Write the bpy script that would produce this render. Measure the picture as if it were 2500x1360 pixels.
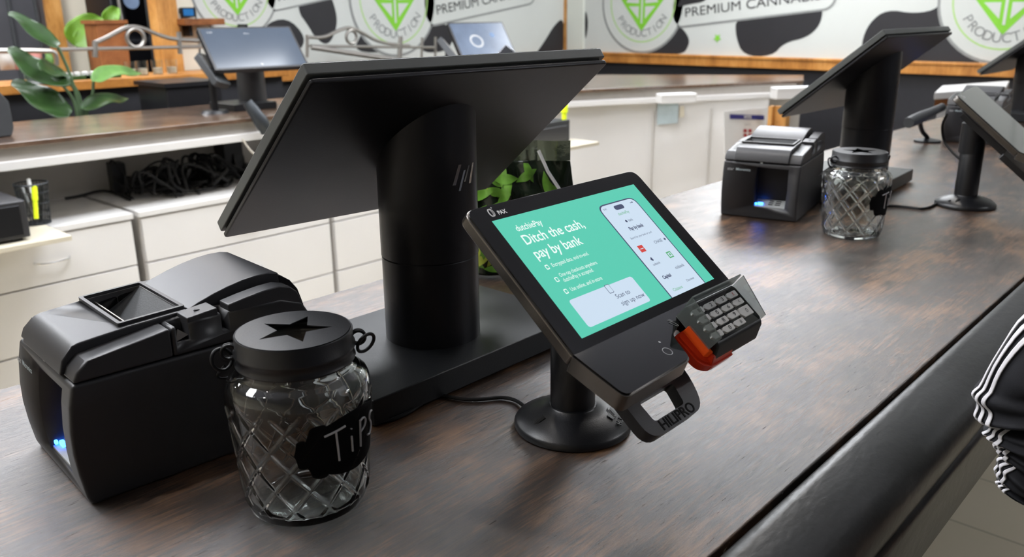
import bpy, bmesh, math, random
import numpy as np
from mathutils import Matrix, Vector
from mathutils.geometry import tessellate_polygon
random.seed(7)
PI = math.pi
R = math.radians
for o in list(bpy.data.objects): bpy.data.objects.remove(o)
S = bpy.context.scene
COL = S.collection
# ---------------------------------------------------------------- camera (counter top is z = 0, floor is z = -1)
FPX = 2070.0; CAMH = 0.40
def cam_basis():
    D = np.array([65/FPX, -6600/FPX, -1.0]); D /= np.linalg.norm(D); Z = -D
    rx = (3245-1250)/FPX
    X = np.array([rx, (Z[2]-Z[0]*rx)/Z[1], -1.0]); X /= np.linalg.norm(X)
    return np.stack([X, np.cross(Z, X), Z])
CM = cam_basis()
cd = bpy.data.cameras.new('camera'); cam = bpy.data.objects.new('camera', cd); COL.objects.link(cam)
cd.sensor_width = 36; cd.lens = FPX/2500*36; cd.clip_start = .02; cd.clip_end = 60
mw = Matrix([list(r)+[0] for r in CM.tolist()]+[[0, 0, 0, 1]]); mw.translation = (0, 0, CAMH)
cam.matrix_world = mw
cd.dof.use_dof = True; cd.dof.focus_distance = .86; cd.dof.aperture_fstop = 8.5
S.camera = cam
# world, exposure
W = bpy.data.worlds.new('world'); S.world = W; W.use_nodes = True
W.node_tree.nodes['Background'].inputs[0].default_value = (.9, .95, 1, 1)
W.node_tree.nodes['Background'].inputs[1].default_value = .1
S.view_settings.view_transform = 'Standard'; S.view_settings.look = 'None'
S.view_settings.gamma = 1; S.view_settings.exposure = 0.3; S.view_settings.use_curve_mapping = False
LIGHT = 20.0
CEIL = 3.1; HANG = 1.9      # light panels hang on rods below the ceiling
LIGHTS = [(4.5, 2.1), (5.2, 2.78), (1.4, 2.1), (2.3, 2.8), (-.5, 2.1), (3.2, -1.8), (.2, 4.2), (.9, 5.1), (2.0, 5.9)]
SPOTS = [(1.0, 1.0), (2.5, .95), (-.6, 1.2), (-.2, 2.9), (3.4, 1.3)]
def ray(px, py):
    return CM @ np.array([(px-1250)/FPX, -(py-680)/FPX, -1.0])
def onz(px, py, z=0.0):          # where the sight line meets a level surface
    r = ray(px, py); t = (z-CAMH)/r[2]; return Vector((r[0]*t, r[1]*t, z))
def onx(px, py, x):              # ... the right-hand wall
    r = ray(px, py); t = x/r[0]; return Vector((x, r[1]*t, CAMH+r[2]*t))
def ony(px, py, y):              # ... a plane parallel to the back wall
    r = ray(px, py); t = y/r[1]; return Vector((r[0]*t, y, CAMH+r[2]*t))
# ---------------------------------------------------------------- materials
def s2l(c): return tuple((v/255/12.92 if v/255 <= .04045 else ((v/255+.055)/1.055)**2.4) for v in c)
def mat(name, rgb, rough=.5, metal=0.0, var=.06, scale=30, bump=0.0, bscale=200, coat=0.0, trans=0.0, ior=1.45, spec=.5, alpha=1.0, emit=0.0, stretch=None):
    m = bpy.data.materials.new(name); m.use_nodes = True
    nt = m.node_tree; N = nt.nodes; L = nt.links; P = N['Principled BSDF']
    c = s2l(rgb)
    tc = N.new('ShaderNodeTexCoord'); mp = N.new('ShaderNodeMapping'); L.new(tc.outputs['Object'], mp.inputs[0])
    if stretch: mp.inputs['Scale'].default_value = stretch
    nz = N.new('ShaderNodeTexNoise'); nz.inputs['Scale'].default_value = scale; nz.inputs['Detail'].default_value = 4
    L.new(mp.outputs[0], nz.inputs['Vector'])
    cr = N.new('ShaderNodeValToRGB'); L.new(nz.outputs['Fac'], cr.inputs[0])
    a, b = max(0, 1-var), 1+var
    cr.color_ramp.elements[0].position = .3; cr.color_ramp.elements[1].position = .7
    cr.color_ramp.elements[0].color = (c[0]*a, c[1]*a, c[2]*a, 1); cr.color_ramp.elements[1].color = (min(1, c[0]*b), min(1, c[1]*b), min(1, c[2]*b), 1)
    if emit >= .24: P.inputs['Base Color'].default_value = (.004, .004, .005, 1)
    else: L.new(cr.outputs[0], P.inputs['Base Color'])
    P.inputs['Roughness'].default_value = rough; P.inputs['Metallic'].default_value = metal
    P.inputs['IOR'].default_value = ior; P.inputs['Specular IOR Level'].default_value = spec
    P.inputs['Coat Weight'].default_value = coat; P.inputs['Coat Roughness'].default_value = .05
    P.inputs['Transmission Weight'].default_value = trans; P.inputs['Alpha'].default_value = alpha
    if emit:
        L.new(cr.outputs[0], P.inputs['Emission Color']); P.inputs['Emission Strength'].default_value = emit
    if bump:
        n2 = N.new('ShaderNodeTexNoise'); n2.inputs['Scale'].default_value = bscale; n2.inputs['Detail'].default_value = 5
        L.new(mp.outputs[0], n2.inputs['Vector'])
        bp = N.new('ShaderNodeBump'); bp.inputs['Strength'].default_value = bump; bp.inputs['Distance'].default_value = .002
        L.new(n2.outputs['Fac'], bp.inputs['Height']); L.new(bp.outputs[0], P.inputs['Normal'])
    return m
def wood(name, dark, mid, light, rough=.25, gs=1.0, bump=.35, coat=.5, crough=.16, pits=True, axis=0, cior=1.5):
    m = bpy.data.materials.new(name); m.use_nodes = True
    nt = m.node_tree; N = nt.nodes; L = nt.links; P = N['Principled BSDF']
    tc = N.new('ShaderNodeTexCoord')
    def noise(sc, detail, stretch, rgh=.6):
        mp = N.new('ShaderNodeMapping'); st = list(stretch)
        if axis == 1: st = [st[1], st[0], st[2]]
        if axis == 2: st = [st[1], st[2], st[0]]
        mp.inputs['Scale'].default_value = st
        L.new(tc.outputs['Object'], mp.inputs[0])
        n = N.new('ShaderNodeTexNoise'); n.inputs['Scale'].default_value = sc*gs; n.inputs['Detail'].default_value = detail
        n.inputs['Roughness'].default_value = rgh
        L.new(mp.outputs[0], n.inputs['Vector']); return n
    blot = noise(7, 3, (1, 1.8, 1)); grain = noise(16, 8, (1, 13, 1), .75); fine = noise(60, 6, (1, 16, 1), .8)
    m1 = N.new('ShaderNodeMath'); m1.operation = 'MULTIPLY_ADD'; L.new(grain.outputs[0], m1.inputs[0]); m1.inputs[1].default_value = .45
    m2 = N.new('ShaderNodeMath'); m2.operation = 'MULTIPLY'; L.new(blot.outputs[0], m2.inputs[0]); m2.inputs[1].default_value = .55
    L.new(m2.outputs[0], m1.inputs[2])
    m3 = N.new('ShaderNodeMath'); m3.operation = 'MULTIPLY_ADD'; L.new(fine.outputs[0], m3.inputs[0]); m3.inputs[1].default_value = .2; L.new(m1.outputs[0], m3.inputs[2])
    m4 = N.new('ShaderNodeMath'); m4.operation = 'SUBTRACT'; L.new(m3.outputs[0], m4.inputs[0]); m4.inputs[1].default_value = .1
    cr = N.new('ShaderNodeValToRGB'); L.new(m4.outputs[0], cr.inputs[0])
    e = cr.color_ramp.elements; e[0].position = .38; e[0].color = (*s2l(dark), 1); e[1].position = .64; e[1].color = (*s2l(light), 1)
    k = e.new(.5); k.color = (*s2l(mid), 1)
    L.new(cr.outputs[0], P.inputs['Base Color'])
    P.inputs['Specular IOR Level'].default_value = .4; P.inputs['Roughness'].default_value = rough; P.inputs['Coat Weight'].default_value = coat; P.inputs['Coat Roughness'].default_value = crough; P.inputs['Coat IOR'].default_value = cior
    bp = N.new('ShaderNodeBump'); bp.inputs['Strength'].default_value = bump; bp.inputs['Distance'].default_value = .0012
    L.new(m3.outputs[0], bp.inputs['Height'])
    if pits:
        pn = noise(50, 3, (1, 9, 1), .6)
        pr = N.new('ShaderNodeValToRGB'); L.new(pn.outputs[0], pr.inputs[0])
        pr.color_ramp.elements[0].position = .27; pr.color_ramp.elements[0].color = (0, 0, 0, 1)
        pr.color_ramp.elements[1].position = .33; pr.color_ramp.elements[1].color = (1, 1, 1, 1)
        b2 = N.new('ShaderNodeBump'); b2.inputs['Strength'].default_value = .8; b2.inputs['Distance'].default_value = .0012
        L.new(pr.outputs[0], b2.inputs['Height']); L.new(bp.outputs[0], b2.inputs['Normal']); L.new(b2.outputs[0], P.inputs['Normal']); L.new(b2.outputs[0], P.inputs['Coat Normal'])
    else: L.new(bp.outputs[0], P.inputs['Normal'])
    return m
M = {}
M['counter'] = wood('dark_stained_wood', (28, 20, 15), (62, 45, 33), (132, 96, 64), rough=.5, crough=.13, coat=1, bump=1.0, cior=1.8)
M['backwood'] = wood('brown_stained_wood', (66, 50, 38), (96, 74, 58), (122, 98, 78), rough=.3, coat=1, cior=1.8, gs=.5, pits=False)
M['oak'] = wood('honey_oak', (150, 96, 40), (180, 120, 54), (204, 146, 78), rough=.45, gs=.6, bump=.1, coat=.1, pits=False)
M['oakv'] = wood('honey_oak_upright', (150, 100, 48), (186, 132, 68), (208, 156, 92), rough=.45, gs=.6, bump=.1, coat=.1, pits=False, axis=2)
M['redwood'] = wood('red_brown_wood', (92, 52, 24), (126, 76, 38), (150, 96, 54), rough=.5, gs=.6, bump=.1, coat=.1, pits=False)
M['printer'] = mat('charcoal_textured_plastic', (46, 46, 49), .42, spec=.8, bump=.06, bscale=1600, var=.05)
M['printer_in'] = mat('dark_grey_plastic', (58, 60, 62), .5, bump=.1, bscale=600)
M['black'] = mat('black_plastic', (14, 15, 19), .4, bump=.05, bscale=700)
M['blackm'] = mat('matte_black_paint', (19, 20, 24), .38, spec=.8, var=.1, bump=.08, bscale=800)
M['blackgl'] = mat('black_glass', (4, 4, 5), .06, coat=.3)
M['monitor'] = mat('black_anodised_shell', (42, 42, 45), .34, metal=.55, bump=.05, bscale=900)
M['monedge'] = mat('dark_grey_shell_edge', (92, 95, 94), .45, metal=.1)
M['groove'] = mat('deep_black_rubber', (4, 4, 5), .8)
M['baseplate'] = mat('black_powder_coat', (34, 36, 38), .36, metal=.2, bump=.1, bscale=900)
M['chrome'] = mat('polished_chrome', (225, 226, 228), .12, metal=1)
M['steel'] = mat('brushed_grey_metal', (158, 154, 148), .38, metal=.9, bump=.1, stretch=(1, 8, 8))
M['gun'] = mat('gunmetal_rim', (120, 116, 112), .25, metal=.9)
M['white'] = mat('white_print', (235, 236, 236), .6)
M['grey_ink'] = mat('grey_print', (150, 152, 154), .5)
M['glass'] = mat('clear_glass', (252, 255, 253), .015, trans=1, ior=1.5, var=0)
M['smoke'] = mat('smoked_clear_plastic', (178, 184, 182), .1, trans=.8, ior=1.45, var=.02)
M['red'] = mat('translucent_red_plastic', (168, 40, 16), .22, trans=.1, emit=.08)
M['orange'] = mat('orange_lit_plastic', (206, 74, 24), .3, emit=.1)
M['key'] = mat('grey_rubber_key', (196, 196, 194), .5)
M['ink'] = mat('black_print', (22, 22, 26), .6)
M['redink'] = mat('red_print', (176, 40, 46), .6)
M['chalk'] = mat('white_chalk_marker', (205, 205, 208), .8, bump=.5)
M['slate'] = mat('black_chalkboard', (5, 5, 7), .9, spec=.2, bump=.2)
M['pad'] = mat('scuffed_black_vinyl', (52, 53, 54), .34, var=.22, scale=9, bump=.25, bscale=120, stretch=(.5, 1, 1))
M['cable'] = mat('black_cable_rubber', (9, 9, 10), .55)
M['wcable'] = mat('pale_cable_rubber', (190, 184, 172), .5)
M['lam'] = mat('white_laminate', (218, 216, 214), .42, var=.02, scale=3)
M['lam2'] = mat('white_worn_board', (190, 186, 181), .5, var=.04, scale=3)
M['apron'] = mat('greige_board', (168, 162, 154), .55, var=.04)
M['cream'] = mat('cream_board', (205, 197, 178), .5, var=.02)
M['wallc'] = mat('cream_wall_paint', (214, 206, 188), .7, var=.02, scale=4)
M['wallw'] = mat('pale_grey_green_wall', (205, 208, 198), .6, var=.02, scale=3)
M['wallg'] = mat('grey_wall_paint', (88, 89, 94), .7, var=.03)
M['winglass'] = mat('grey_window_pane', (70, 70, 74), .3, var=.3, scale=2)
M['wallb'] = mat('black_wall_paint', (30, 30, 35), .6, var=.1)
M['ceil'] = mat('ceiling_paint', (128, 128, 134), .8, var=.02, scale=3)
M['lamp'] = mat('lamp_diffuser', (247, 250, 255), .6, emit=LIGHT, var=0)
M['leaf'] = mat('dark_green_leaf', (38, 64, 26), .35, var=.35, scale=12)
M['leaf2'] = mat('pale_green_leaf', (96, 136, 70), .4, var=.25, scale=12)
M['leaf3'] = mat('bright_green_leaf', (96, 138, 34), .45, var=.25, scale=10)
M['stem'] = mat('green_stem', (78, 100, 70), .5)
M['yellow'] = mat('neon_yellow_plastic', (222, 240, 40), .4, emit=.15)
M['mesh'] = mat('dark_wire_mesh', (62, 66, 70), .4, metal=.5)
M['greenp'] = mat('mural_green', (120, 188, 48), .6, var=.03)
M['greenl'] = mat('mural_pale_green', (160, 196, 116), .6, var=.03)
M['mblack'] = mat('mural_black', (34, 33, 36), .55, var=.1, scale=4)
M['mwhite'] = mat('mural_white', (190, 193, 188), .55, var=.02, scale=3)
M['mgrey'] = mat('mural_grey', (132, 134, 132), .55)
M['navy'] = mat('navy_print', (44, 46, 126), .6)
M['paper'] = mat('white_paper', (240, 240, 240), .7, var=.01)
M['bluepaper'] = mat('pale_blue_paper', (176, 190, 194), .7)
M['cloth'] = mat('black_polyester_knit', (26, 27, 33), .8, var=.1, bump=.12, bscale=1800)
M['stripe'] = mat('white_ribbon_tape', (226, 224, 228), .6, bump=.3, bscale=600)
M['skin'] = mat('skin', (196, 150, 124), .55, var=.06)
M['hair'] = mat('brown_hair', (54, 38, 28), .6, var=.3)
M['teal'] = mat('teal_screen_light', (88, 204, 178), .3, emit=.80, var=0)
M['scrw'] = mat('pale_screen_light', (206, 224, 242), .3, emit=.80, var=0)
M['scrt'] = mat('white_screen_text', (236, 250, 246), .3, emit=.83, var=0)
M['scrk'] = mat('dark_screen_text', (66, 74, 104), .3, emit=.83, var=0)
M['scrr'] = mat('red_screen_mark', (206, 66, 60), .3, emit=.83, var=0)
M['scrg'] = mat('green_screen_mark', (80, 170, 110), .3, emit=.83, var=0)
M['scr4'] = mat('blue_grey_screen_light', (104, 120, 142), .15, emit=.7, var=.1, scale=3)
M['scr5'] = mat('pale_blue_screen_light', (126, 146, 176), .2, emit=.7, var=.2, scale=8)
M['scrb'] = mat('blue_screen_light', (36, 120, 190), .3, emit=.7, var=.1)
M['led'] = mat('blue_led', (40, 110, 255), .3, emit=14, var=0)
M['board'] = mat('silver_label', (168, 172, 172), .4, var=.1, scale=60)
M['bagd'] = mat('dark_green_print_film', (22, 34, 20), .25, var=.4, scale=14, coat=.5)
M['bagl'] = mat('leaf_green_print_film', (118, 176, 66), .22, var=.5, scale=26, coat=.5)
M['bagy'] = mat('lime_print_film', (182, 200, 74), .25, var=.1, coat=.5)
M['bagf'] = mat('clear_crinkled_film', (66, 76, 58), .14, trans=.35, bump=1, bscale=30)
M['pink'] = mat('pink_wrapper', (170, 112, 104), .5, var=.3, scale=30)
def tilemat():
    m = bpy.data.materials.new('beige_floor_tile'); m.use_nodes = True; nt = m.node_tree; N = nt.nodes; L = nt.links; P = N['Principled BSDF']
    tc = N.new('ShaderNodeTexCoord'); b = N.new('ShaderNodeTexBrick'); L.new(tc.outputs['Object'], b.inputs[0])
    b.offset = 0; b.inputs['Scale'].default_value = 1; b.inputs['Brick Width'].default_value = .3; b.inputs['Row Height'].default_value = .3; b.inputs['Mortar Size'].default_value = .004
    b.inputs['Color1'].default_value = (*s2l((196, 186, 164)), 1); b.inputs['Color2'].default_value = (*s2l((188, 178, 156)), 1); b.inputs['Mortar'].default_value = (*s2l((150, 142, 124)), 1)
    L.new(b.outputs[0], P.inputs['Base Color']); P.inputs['Roughness'].default_value = .45
    return m
M['tile'] = tilemat()
# ---------------------------------------------------------------- mesh builder
def TR(x=0, y=0, z=0, rz=0, rx=0, ry=0):
    return Matrix.Translation((x, y, z)) @ Matrix.Rotation(rz, 4, 'Z') @ Matrix.Rotation(ry, 4, 'Y') @ Matrix.Rotation(rx, 4, 'X')
def basis(o, x, y, z):
    m = Matrix.Identity(4)
    for i, c in enumerate((x, y, z)):
        for k in range(3): m[k][i] = c[k]
    m.translation = o; return m
XZ = basis((0, 0, 0), (1, 0, 0), (0, 0, 1), (0, -1, 0))     # polygon in x,z extruded towards -y
YZ = basis((0, 0, 0), (0, 1, 0), (0, 0, 1), (1, 0, 0))      # polygon in y,z extruded along x
class MB:
    def __init__(s): s.v = []; s.f = []; s.m = []
    def add(s, vs, fs, m=0, T=None):
        b = len(s.v)
        s.v += [tuple(T @ Vector(p)) if T else tuple(p) for p in vs]
        for f in fs: s.f.append(tuple(b+i for i in f)); s.m.append(m)
        return s
    def box(s, x0, x1, y0, y1, z0, z1, m=0, T=None):
        vs = [(x, y, z) for x in (x0, x1) for y in (y0, y1) for z in (z0, z1)]
        return s.add(vs, [(0, 1, 3, 2), (4, 6, 7, 5), (0, 4, 5, 1), (2, 3, 7, 6), (0, 2, 6, 4), (1, 5, 7, 3)], m, T)
    def prism(s, outer, z0, z1, m=0, T=None, holes=(), flat=False):
        loops = [list(outer)]+[list(h) for h in holes]; n = sum(map(len, loops))
        tri = tessellate_polygon([[Vector((p[0], p[1], 0)) for p in l] for l in loops]) if (holes or len(outer) > 4 and not s._convex(outer)) else [tuple(range(len(outer)))]
        pts = [p for l in loops for p in l]
        if flat: return s.add([(p[0], p[1], z0) for p in pts], list(tri), m, T)
        vs = [(p[0], p[1], z0) for p in pts]+[(p[0], p[1], z1) for p in pts]
        fs = [tuple(reversed(t)) for t in tri]+[tuple(i+n for i in t) for t in tri]
        b = 0
        for l in loops:
            k = len(l)
            for i in range(k): j = (i+1) % k; fs.append((b+i, b+j, b+j+n, b+i+n))
            b += k
        return s.add(vs, fs, m, T)
    def _convex(s, p):
        n = len(p); sg = 0
        for i in range(n):
            a, b, c = p[i], p[(i+1) % n], p[(i+2) % n]
            k = (b[0]-a[0])*(c[1]-b[1])-(b[1]-a[1])*(c[0]-b[0])
            if abs(k) < 1e-14: continue
            if sg == 0: sg = 1 if k > 0 else -1
            elif (k > 0) != (sg > 0): return False
        return True
    def lathe(s, prof, n=64, m=0, T=None, rf=None):
        vs = []; fs = []; k = len(prof)
        for i in range(n):
            a = 2*PI*i/n; c, d = math.cos(a), math.sin(a)
            for j, (r, z) in enumerate(prof):
                q = r+(rf(a, z, j) if rf else 0); vs.append((q*c, q*d, z))
        for i in range(n):
            i2 = (i+1) % n
            for j in range(k-1): fs.append((i*k+j, i2*k+j, i2*k+j+1, i*k+j+1))
        if prof[0][0] > 1e-6: fs.append(tuple(i*k for i in reversed(range(n)))) if not rf else None
        if prof[-1][0] > 1e-6 and not rf: fs.append(tuple(i*k+k-1 for i in range(n)))
        return s.add(vs, fs, m, T)
    def tube(s, pts, r=.002, n=8, m=0, T=None, closed=False, smooth=0):
        P = [Vector(p) for p in pts]
        for _ in range(smooth):
            Q = [] if closed else [P[0]]
            rng = range(len(P)) if closed else range(len(P)-1)
            for i in rng:
                a, b = P[i], P[(i+1) % len(P)]; Q += [a*.75+b*.25, a*.25+b*.75]
            if not closed: Q.append(P[-1])
            P = Q
        vs = []; fs = []; up = None; K = len(P)
        for i, p in enumerate(P):
            t = (P[(i+1) % K]-P[i-1]) if closed else (P[min(i+1, K-1)]-P[max(i-1, 0)])
            if t.length < 1e-9: t = Vector((0, 0, 1))
            t.normalize()
            if up is None: up = t.orthogonal().normalized()
            up = (up-t*up.dot(t)); up = up.normalized() if up.length > 1e-6 else t.orthogonal().normalized()
            w = t.cross(up); rr = r[i*len(r)//K] if isinstance(r, (list, tuple)) else r
            for j in range(n):
                a = 2*PI*j/n; vs.append(tuple(p+up*math.cos(a)*rr+w*math.sin(a)*rr))
        for i in range(K if closed else K-1):
            i2 = (i+1) % K
            for j in range(n): j2 = (j+1) % n; fs.append((i*n+j, i*n+j2, i2*n+j2, i2*n+j))
        if not closed: fs += [tuple(reversed(range(n))), tuple((K-1)*n+j for j in range(n))]
        return s.add(vs, fs, m, T)
    def torus(s, Rr, r, T=None, m=0, n=32, k=10, a0=0, a1=2*PI):
        full = abs(a1-a0-2*PI) < 1e-6
        pts = [(Rr*math.cos(a0+(a1-a0)*i/n), Rr*math.sin(a0+(a1-a0)*i/n), 0) for i in range(n if full else n+1)]
        return s.tube(pts, r, k, m, T, closed=full)
    def grid(s, f, nu, nv, m=0, T=None):
        vs = [f(i/nu, j/nv) for i in range(nu+1) for j in range(nv+1)]
        fs = [(i*(nv+1)+j, (i+1)*(nv+1)+j, (i+1)*(nv+1)+j+1, i*(nv+1)+j+1) for i in range(nu) for j in range(nv)]
        return s.add(vs, fs, m, T)
    def text(s, body, size, T, m=0, depth=0.0, bold=0.0, align='LEFT', spacing=1.0, width=None, shear=0):
        c = bpy.data.curves.new('t', 'FONT'); c.body = body; c.size = size; c.extrude = depth; c.offset = bold; c.shear = shear
        c.align_x = align; c.align_y = 'CENTER'; c.space_character = spacing; c.resolution_u = 4
        o = bpy.data.objects.new('t', c); COL.objects.link(o); bpy.context.view_layer.update()
        dg = bpy.context.evaluated_depsgraph_get(); me = bpy.data.meshes.new_from_object(o.evaluated_get(dg))
        vs = [tuple(v.co) for v in me.vertices]; fs = [tuple(p.vertices) for p in me.polygons]
        if width and vs:
            w = max(v[0] for v in vs)-min(v[0] for v in vs); k = width/w; vs = [(v[0]*k, v[1], v[2]) for v in vs]
        bpy.data.objects.remove(o); bpy.data.curves.remove(c); bpy.data.meshes.remove(me)
        return s.add(vs, fs, m, T)
    def build(s, name, mats, parent=None, bevel=0.0, seg=2, ang=32, T=None, recalc=True, solid=0.0):
        me = bpy.data.meshes.new(name); me.from_pydata(s.v, [], s.f)
        for k in (mats if isinstance(mats, (list, tuple)) else [mats]): me.materials.append(M[k])
        me.polygons.foreach_set('material_index', s.m)
        if recalc:
            bm = bmesh.new(); bm.from_mesh(me); bmesh.ops.recalc_face_normals(bm, faces=bm.faces); bm.to_mesh(me); bm.free()
        me.polygons.foreach_set('use_smooth', [True]*len(me.polygons))
        me.set_sharp_from_angle(angle=R(ang)); me.update()
        o = bpy.data.objects.new(name, me); COL.objects.link(o)
        if parent: o.parent = parent
        if T: o.matrix_local = T
        if solid:
            so = o.modifiers.new('solid', 'SOLIDIFY'); so.thickness = solid
        if bevel:
            b = o.modifiers.new('bevel', 'BEVEL'); b.width = bevel; b.segments = seg; b.limit_method = 'ANGLE'; b.angle_limit = R(40); b.harden_normals = True
        return o
def cut(o, cutter, mats='groove'):            # carve a recess and keep the result as plain mesh
    c = cutter.build('cutter', mats)
    if o.parent: c.parent = o.parent
    bo = o.modifiers.new('cut', 'BOOLEAN'); bo.object = c; bo.solver = 'EXACT'
    bpy.context.view_layer.update()
    dg = bpy.context.evaluated_depsgraph_get(); me = bpy.data.meshes.new_from_object(o.evaluated_get(dg))
    old = o.data; o.modifiers.clear(); o.data = me; me.name = o.name; bpy.data.meshes.remove(old)
    cm = c.data; bpy.data.objects.remove(c); bpy.data.meshes.remove(cm)
def tag(o, label=None, cat=None, group=None, kind=None):
    for k, v in (('label', label), ('category', cat), ('group', group), ('kind', kind)):
        if v: o[k] = v
    return o
def thing(name, label, cat, loc=(0, 0, 0), rz=0, group=None):
    o = bpy.data.objects.new(name, None); o.empty_display_size = .05; COL.objects.link(o)
    o.location = loc; o.rotation_euler = (0, 0, rz); return tag(o, label, cat, group)
def copy_tree(o, parent=None):
    kids = list(o.children); c = o.copy(); COL.objects.link(c); c.parent = parent
    for k in kids: copy_tree(k, c)
    return c
def dup(root, label, loc, rz=0):
    c = copy_tree(root); c.location = loc; c.rotation_euler = (0, 0, rz); c['label'] = label; return c
def rrect(w, h, r, n=6, cx=0, cy=0):
    p = []
    for sx, sy, a0 in ((1, 1, 0), (-1, 1, 90), (-1, -1, 180), (1, -1, 270)):
        for i in range(n+1):
            a = R(a0+90*i/n); p.append((cx+sx*(w/2-r)+r*math.cos(a), cy+sy*(h/2-r)+r*math.sin(a)))
    return p
def roundpoly(pts, r, n=5):
    out = []; K = len(pts)
    for i in range(K):
        p = Vector(pts[i]); a = Vector(pts[i-1])-p; b = Vector(pts[(i+1) % K])-p
        rr = r[i] if isinstance(r, (list, tuple)) else r
        rr = min(rr, a.length*.45, b.length*.45); s, e = p+a.normalized()*rr, p+b.normalized()*rr
        for k in range(n+1):
            t = k/n; q = s*(1-t)**2+p*2*t*(1-t)+e*t*t; out.append((q.x, q.y))
    return out
def struct(mb, name, mats, **k): return tag(mb.build(name, mats, **k), kind='structure')
# ================================================================ ROOM SHELL
XR, YB = 5.9, 4.8
struct(MB().box(-3, XR, -2.5, 9, -1.05, -1.0), 'floor', 'tile')
struct(MB().box(-3, XR+.1, -2.5, 9, CEIL, CEIL+.05), 'ceiling', 'ceil')
struct(MB().box(-3.1, -3, -2.5, 9, -1, CEIL), 'wall_left', 'wallc')
struct(MB().box(-3, XR, -2.6, -2.5, -1, CEIL), 'wall_front', 'wallg')
# right wall: black dado below the mural; back wall likewise
struct(MB().box(XR, XR+.1, -2.5, YB+.1, -1, CEIL), 'wall_right', 'wallb')
xo = ony(380, 60, YB).x       # the mural wall ends at an oak post; an opening lies to its left
struct(MB().box(xo, XR+.1, YB, YB+.1, -1, CEIL), 'wall_back', 'wallb')
struct(MB().box(-3, XR+.1, 9, 9.1, -1, CEIL), 'wall_far', 'wallc')
# mural artwork -------------------------------------------------
MUR = ['mwhite', 'mblack', 'mgrey', 'greenp', 'greenl']
def disc(c, r, n=48): return [(c[0]+r*math.cos(2*PI*i/n), c[1]+r*math.sin(2*PI*i/n)) for i in range(n)]
def flat(mb, poly, lvl, m, T): mb.prism(poly, .0012*lvl, .0012*lvl, m, T, flat=True)
def ring(mb, c, r0, r1, lvl, m, T, a0=0, a1=2*PI, n=48):
    vs = []; fs = []
    for i in range(n+1):
        a = a0+(a1-a0)*i/n
        for r in (r0, r1): vs.append((c[0]+r*math.cos(a), c[1]+r*math.sin(a), .0012*lvl))
    for i in range(n): fs.append((2*i, 2*i+1, 2*i+3, 2*i+2))
    mb.add(vs, fs, m, T)
def smoothp(pts, k=2):
    P = [Vector(p) for p in pts]
    for _ in range(k):
        Q = []
        for i in range(len(P)):
            a, b = P[i], P[(i+1) % len(P)]; Q += [a*.75+b*.25, a*.25+b*.75]
        P = Q
    return [(p.x, p.y) for p in P]
def emblem(mb, c, s, T, ban=True, tilt=6, bl=1.26):
    g = lambda x, y: (c[0]+x*s, c[1]+y*s)
    flat(mb, disc(c, .392*s), 2, 2, T); flat(mb, disc(c, .374*s), 3, 0, T)
    ring(mb, c, .296*s, .306*s, 4, 4, T)
    V = [(-.16, .1), (-.2, .02), (0, -.22), (.2, .02), (.16, .1)]
    flat(mb, [g(*p) for p in V], 4, 3, T)
    for q in ([(-.03, .06), (-.03, -.008), (-.15, -.0), (-.12, .06)], [(-.03, -.03), (-.03, -.125), (-.125, -.03)],
              [(.03, .06), (.12, .06), (.15, .0), (.03, -.008)], [(.03, -.03), (.125, -.03), (.03, -.125)], [(-.008, .09), (-.008, -.16), (.008, -.16), (.008, .09)]):
        flat(mb, [g(*p) for p in q], 5, 0, T)
    word = 'PRODUCTION'
    for i, ch in enumerate(word):
        a = R(-90-58+116*i/(len(word)-1)); p = g(.238*math.cos(a), .238*math.sin(a))
        mb.text(ch, .082*s, T @ TR(p[0], p[1], .006, rz=a+PI/2), 2, align='CENTER')
    if ban:
        B = T @ TR(c[0]+.30*s, c[1]-.20*s, 0, rz=R(tilt))
        flat(mb, rrect(bl*s+.03, .25*s, .09*s, cx=bl*s/2, cy=.125*s), 2, 2, B); flat(mb, rrect(bl*s, .225*s, .08*s, cx=bl*s/2, cy=.127*s), 3, 0, B)
        mb.text('PREMIUM CANNABIS', .095*s, B @ TR(.1*s, .105*s, .006), 1, width=(bl-.2)*s)
# right wall mural: a panel from the corner forward. Local x runs from the corner towards the viewer.
TRW = basis((XR-.012, YB, 0), (0, -1, 0), (0, 0, 1), (-1, 0, 0))
mr = MB(); z0 = .075
def rw(px, py): p = onx(px, py, XR-.012); return (YB-p.y, p.z)
def clampz(pts, z=z0): return [(a, max(b, z)) for a, b in pts]
x0 = rw(1427, 60)[0]
mr.box(x0, 6.9, z0, CEIL, -.012, 0, 0, TRW)
for blob in ([(1428, 18), (1436, 45), (1435, 75), (1428, 104)], [(1535, 128), (1560, 90), (1650, 60), (1668, 70), (1684, 95), (1680, 115), (1668, 132), (1600, 136)],
             [(1796, 40), (1900, 30), (1960, 10), (1975, -60), (2000, -40), (2010, 20), (2003, 62), (1970, 92), (1915, 104), (1885, 138), (1815, 136), (1796, 90)],
             [(2300, -30), (2296, 20), (2235, 34), (2165, 22), (2122, 55), (2102, 105), (2106, 165), (2250, 170), (2420, 172), (2420, 0)]):
    flat(mr, clampz(smoothp([rw(*p) for p in blob])), 1, 1, TRW)
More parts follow.
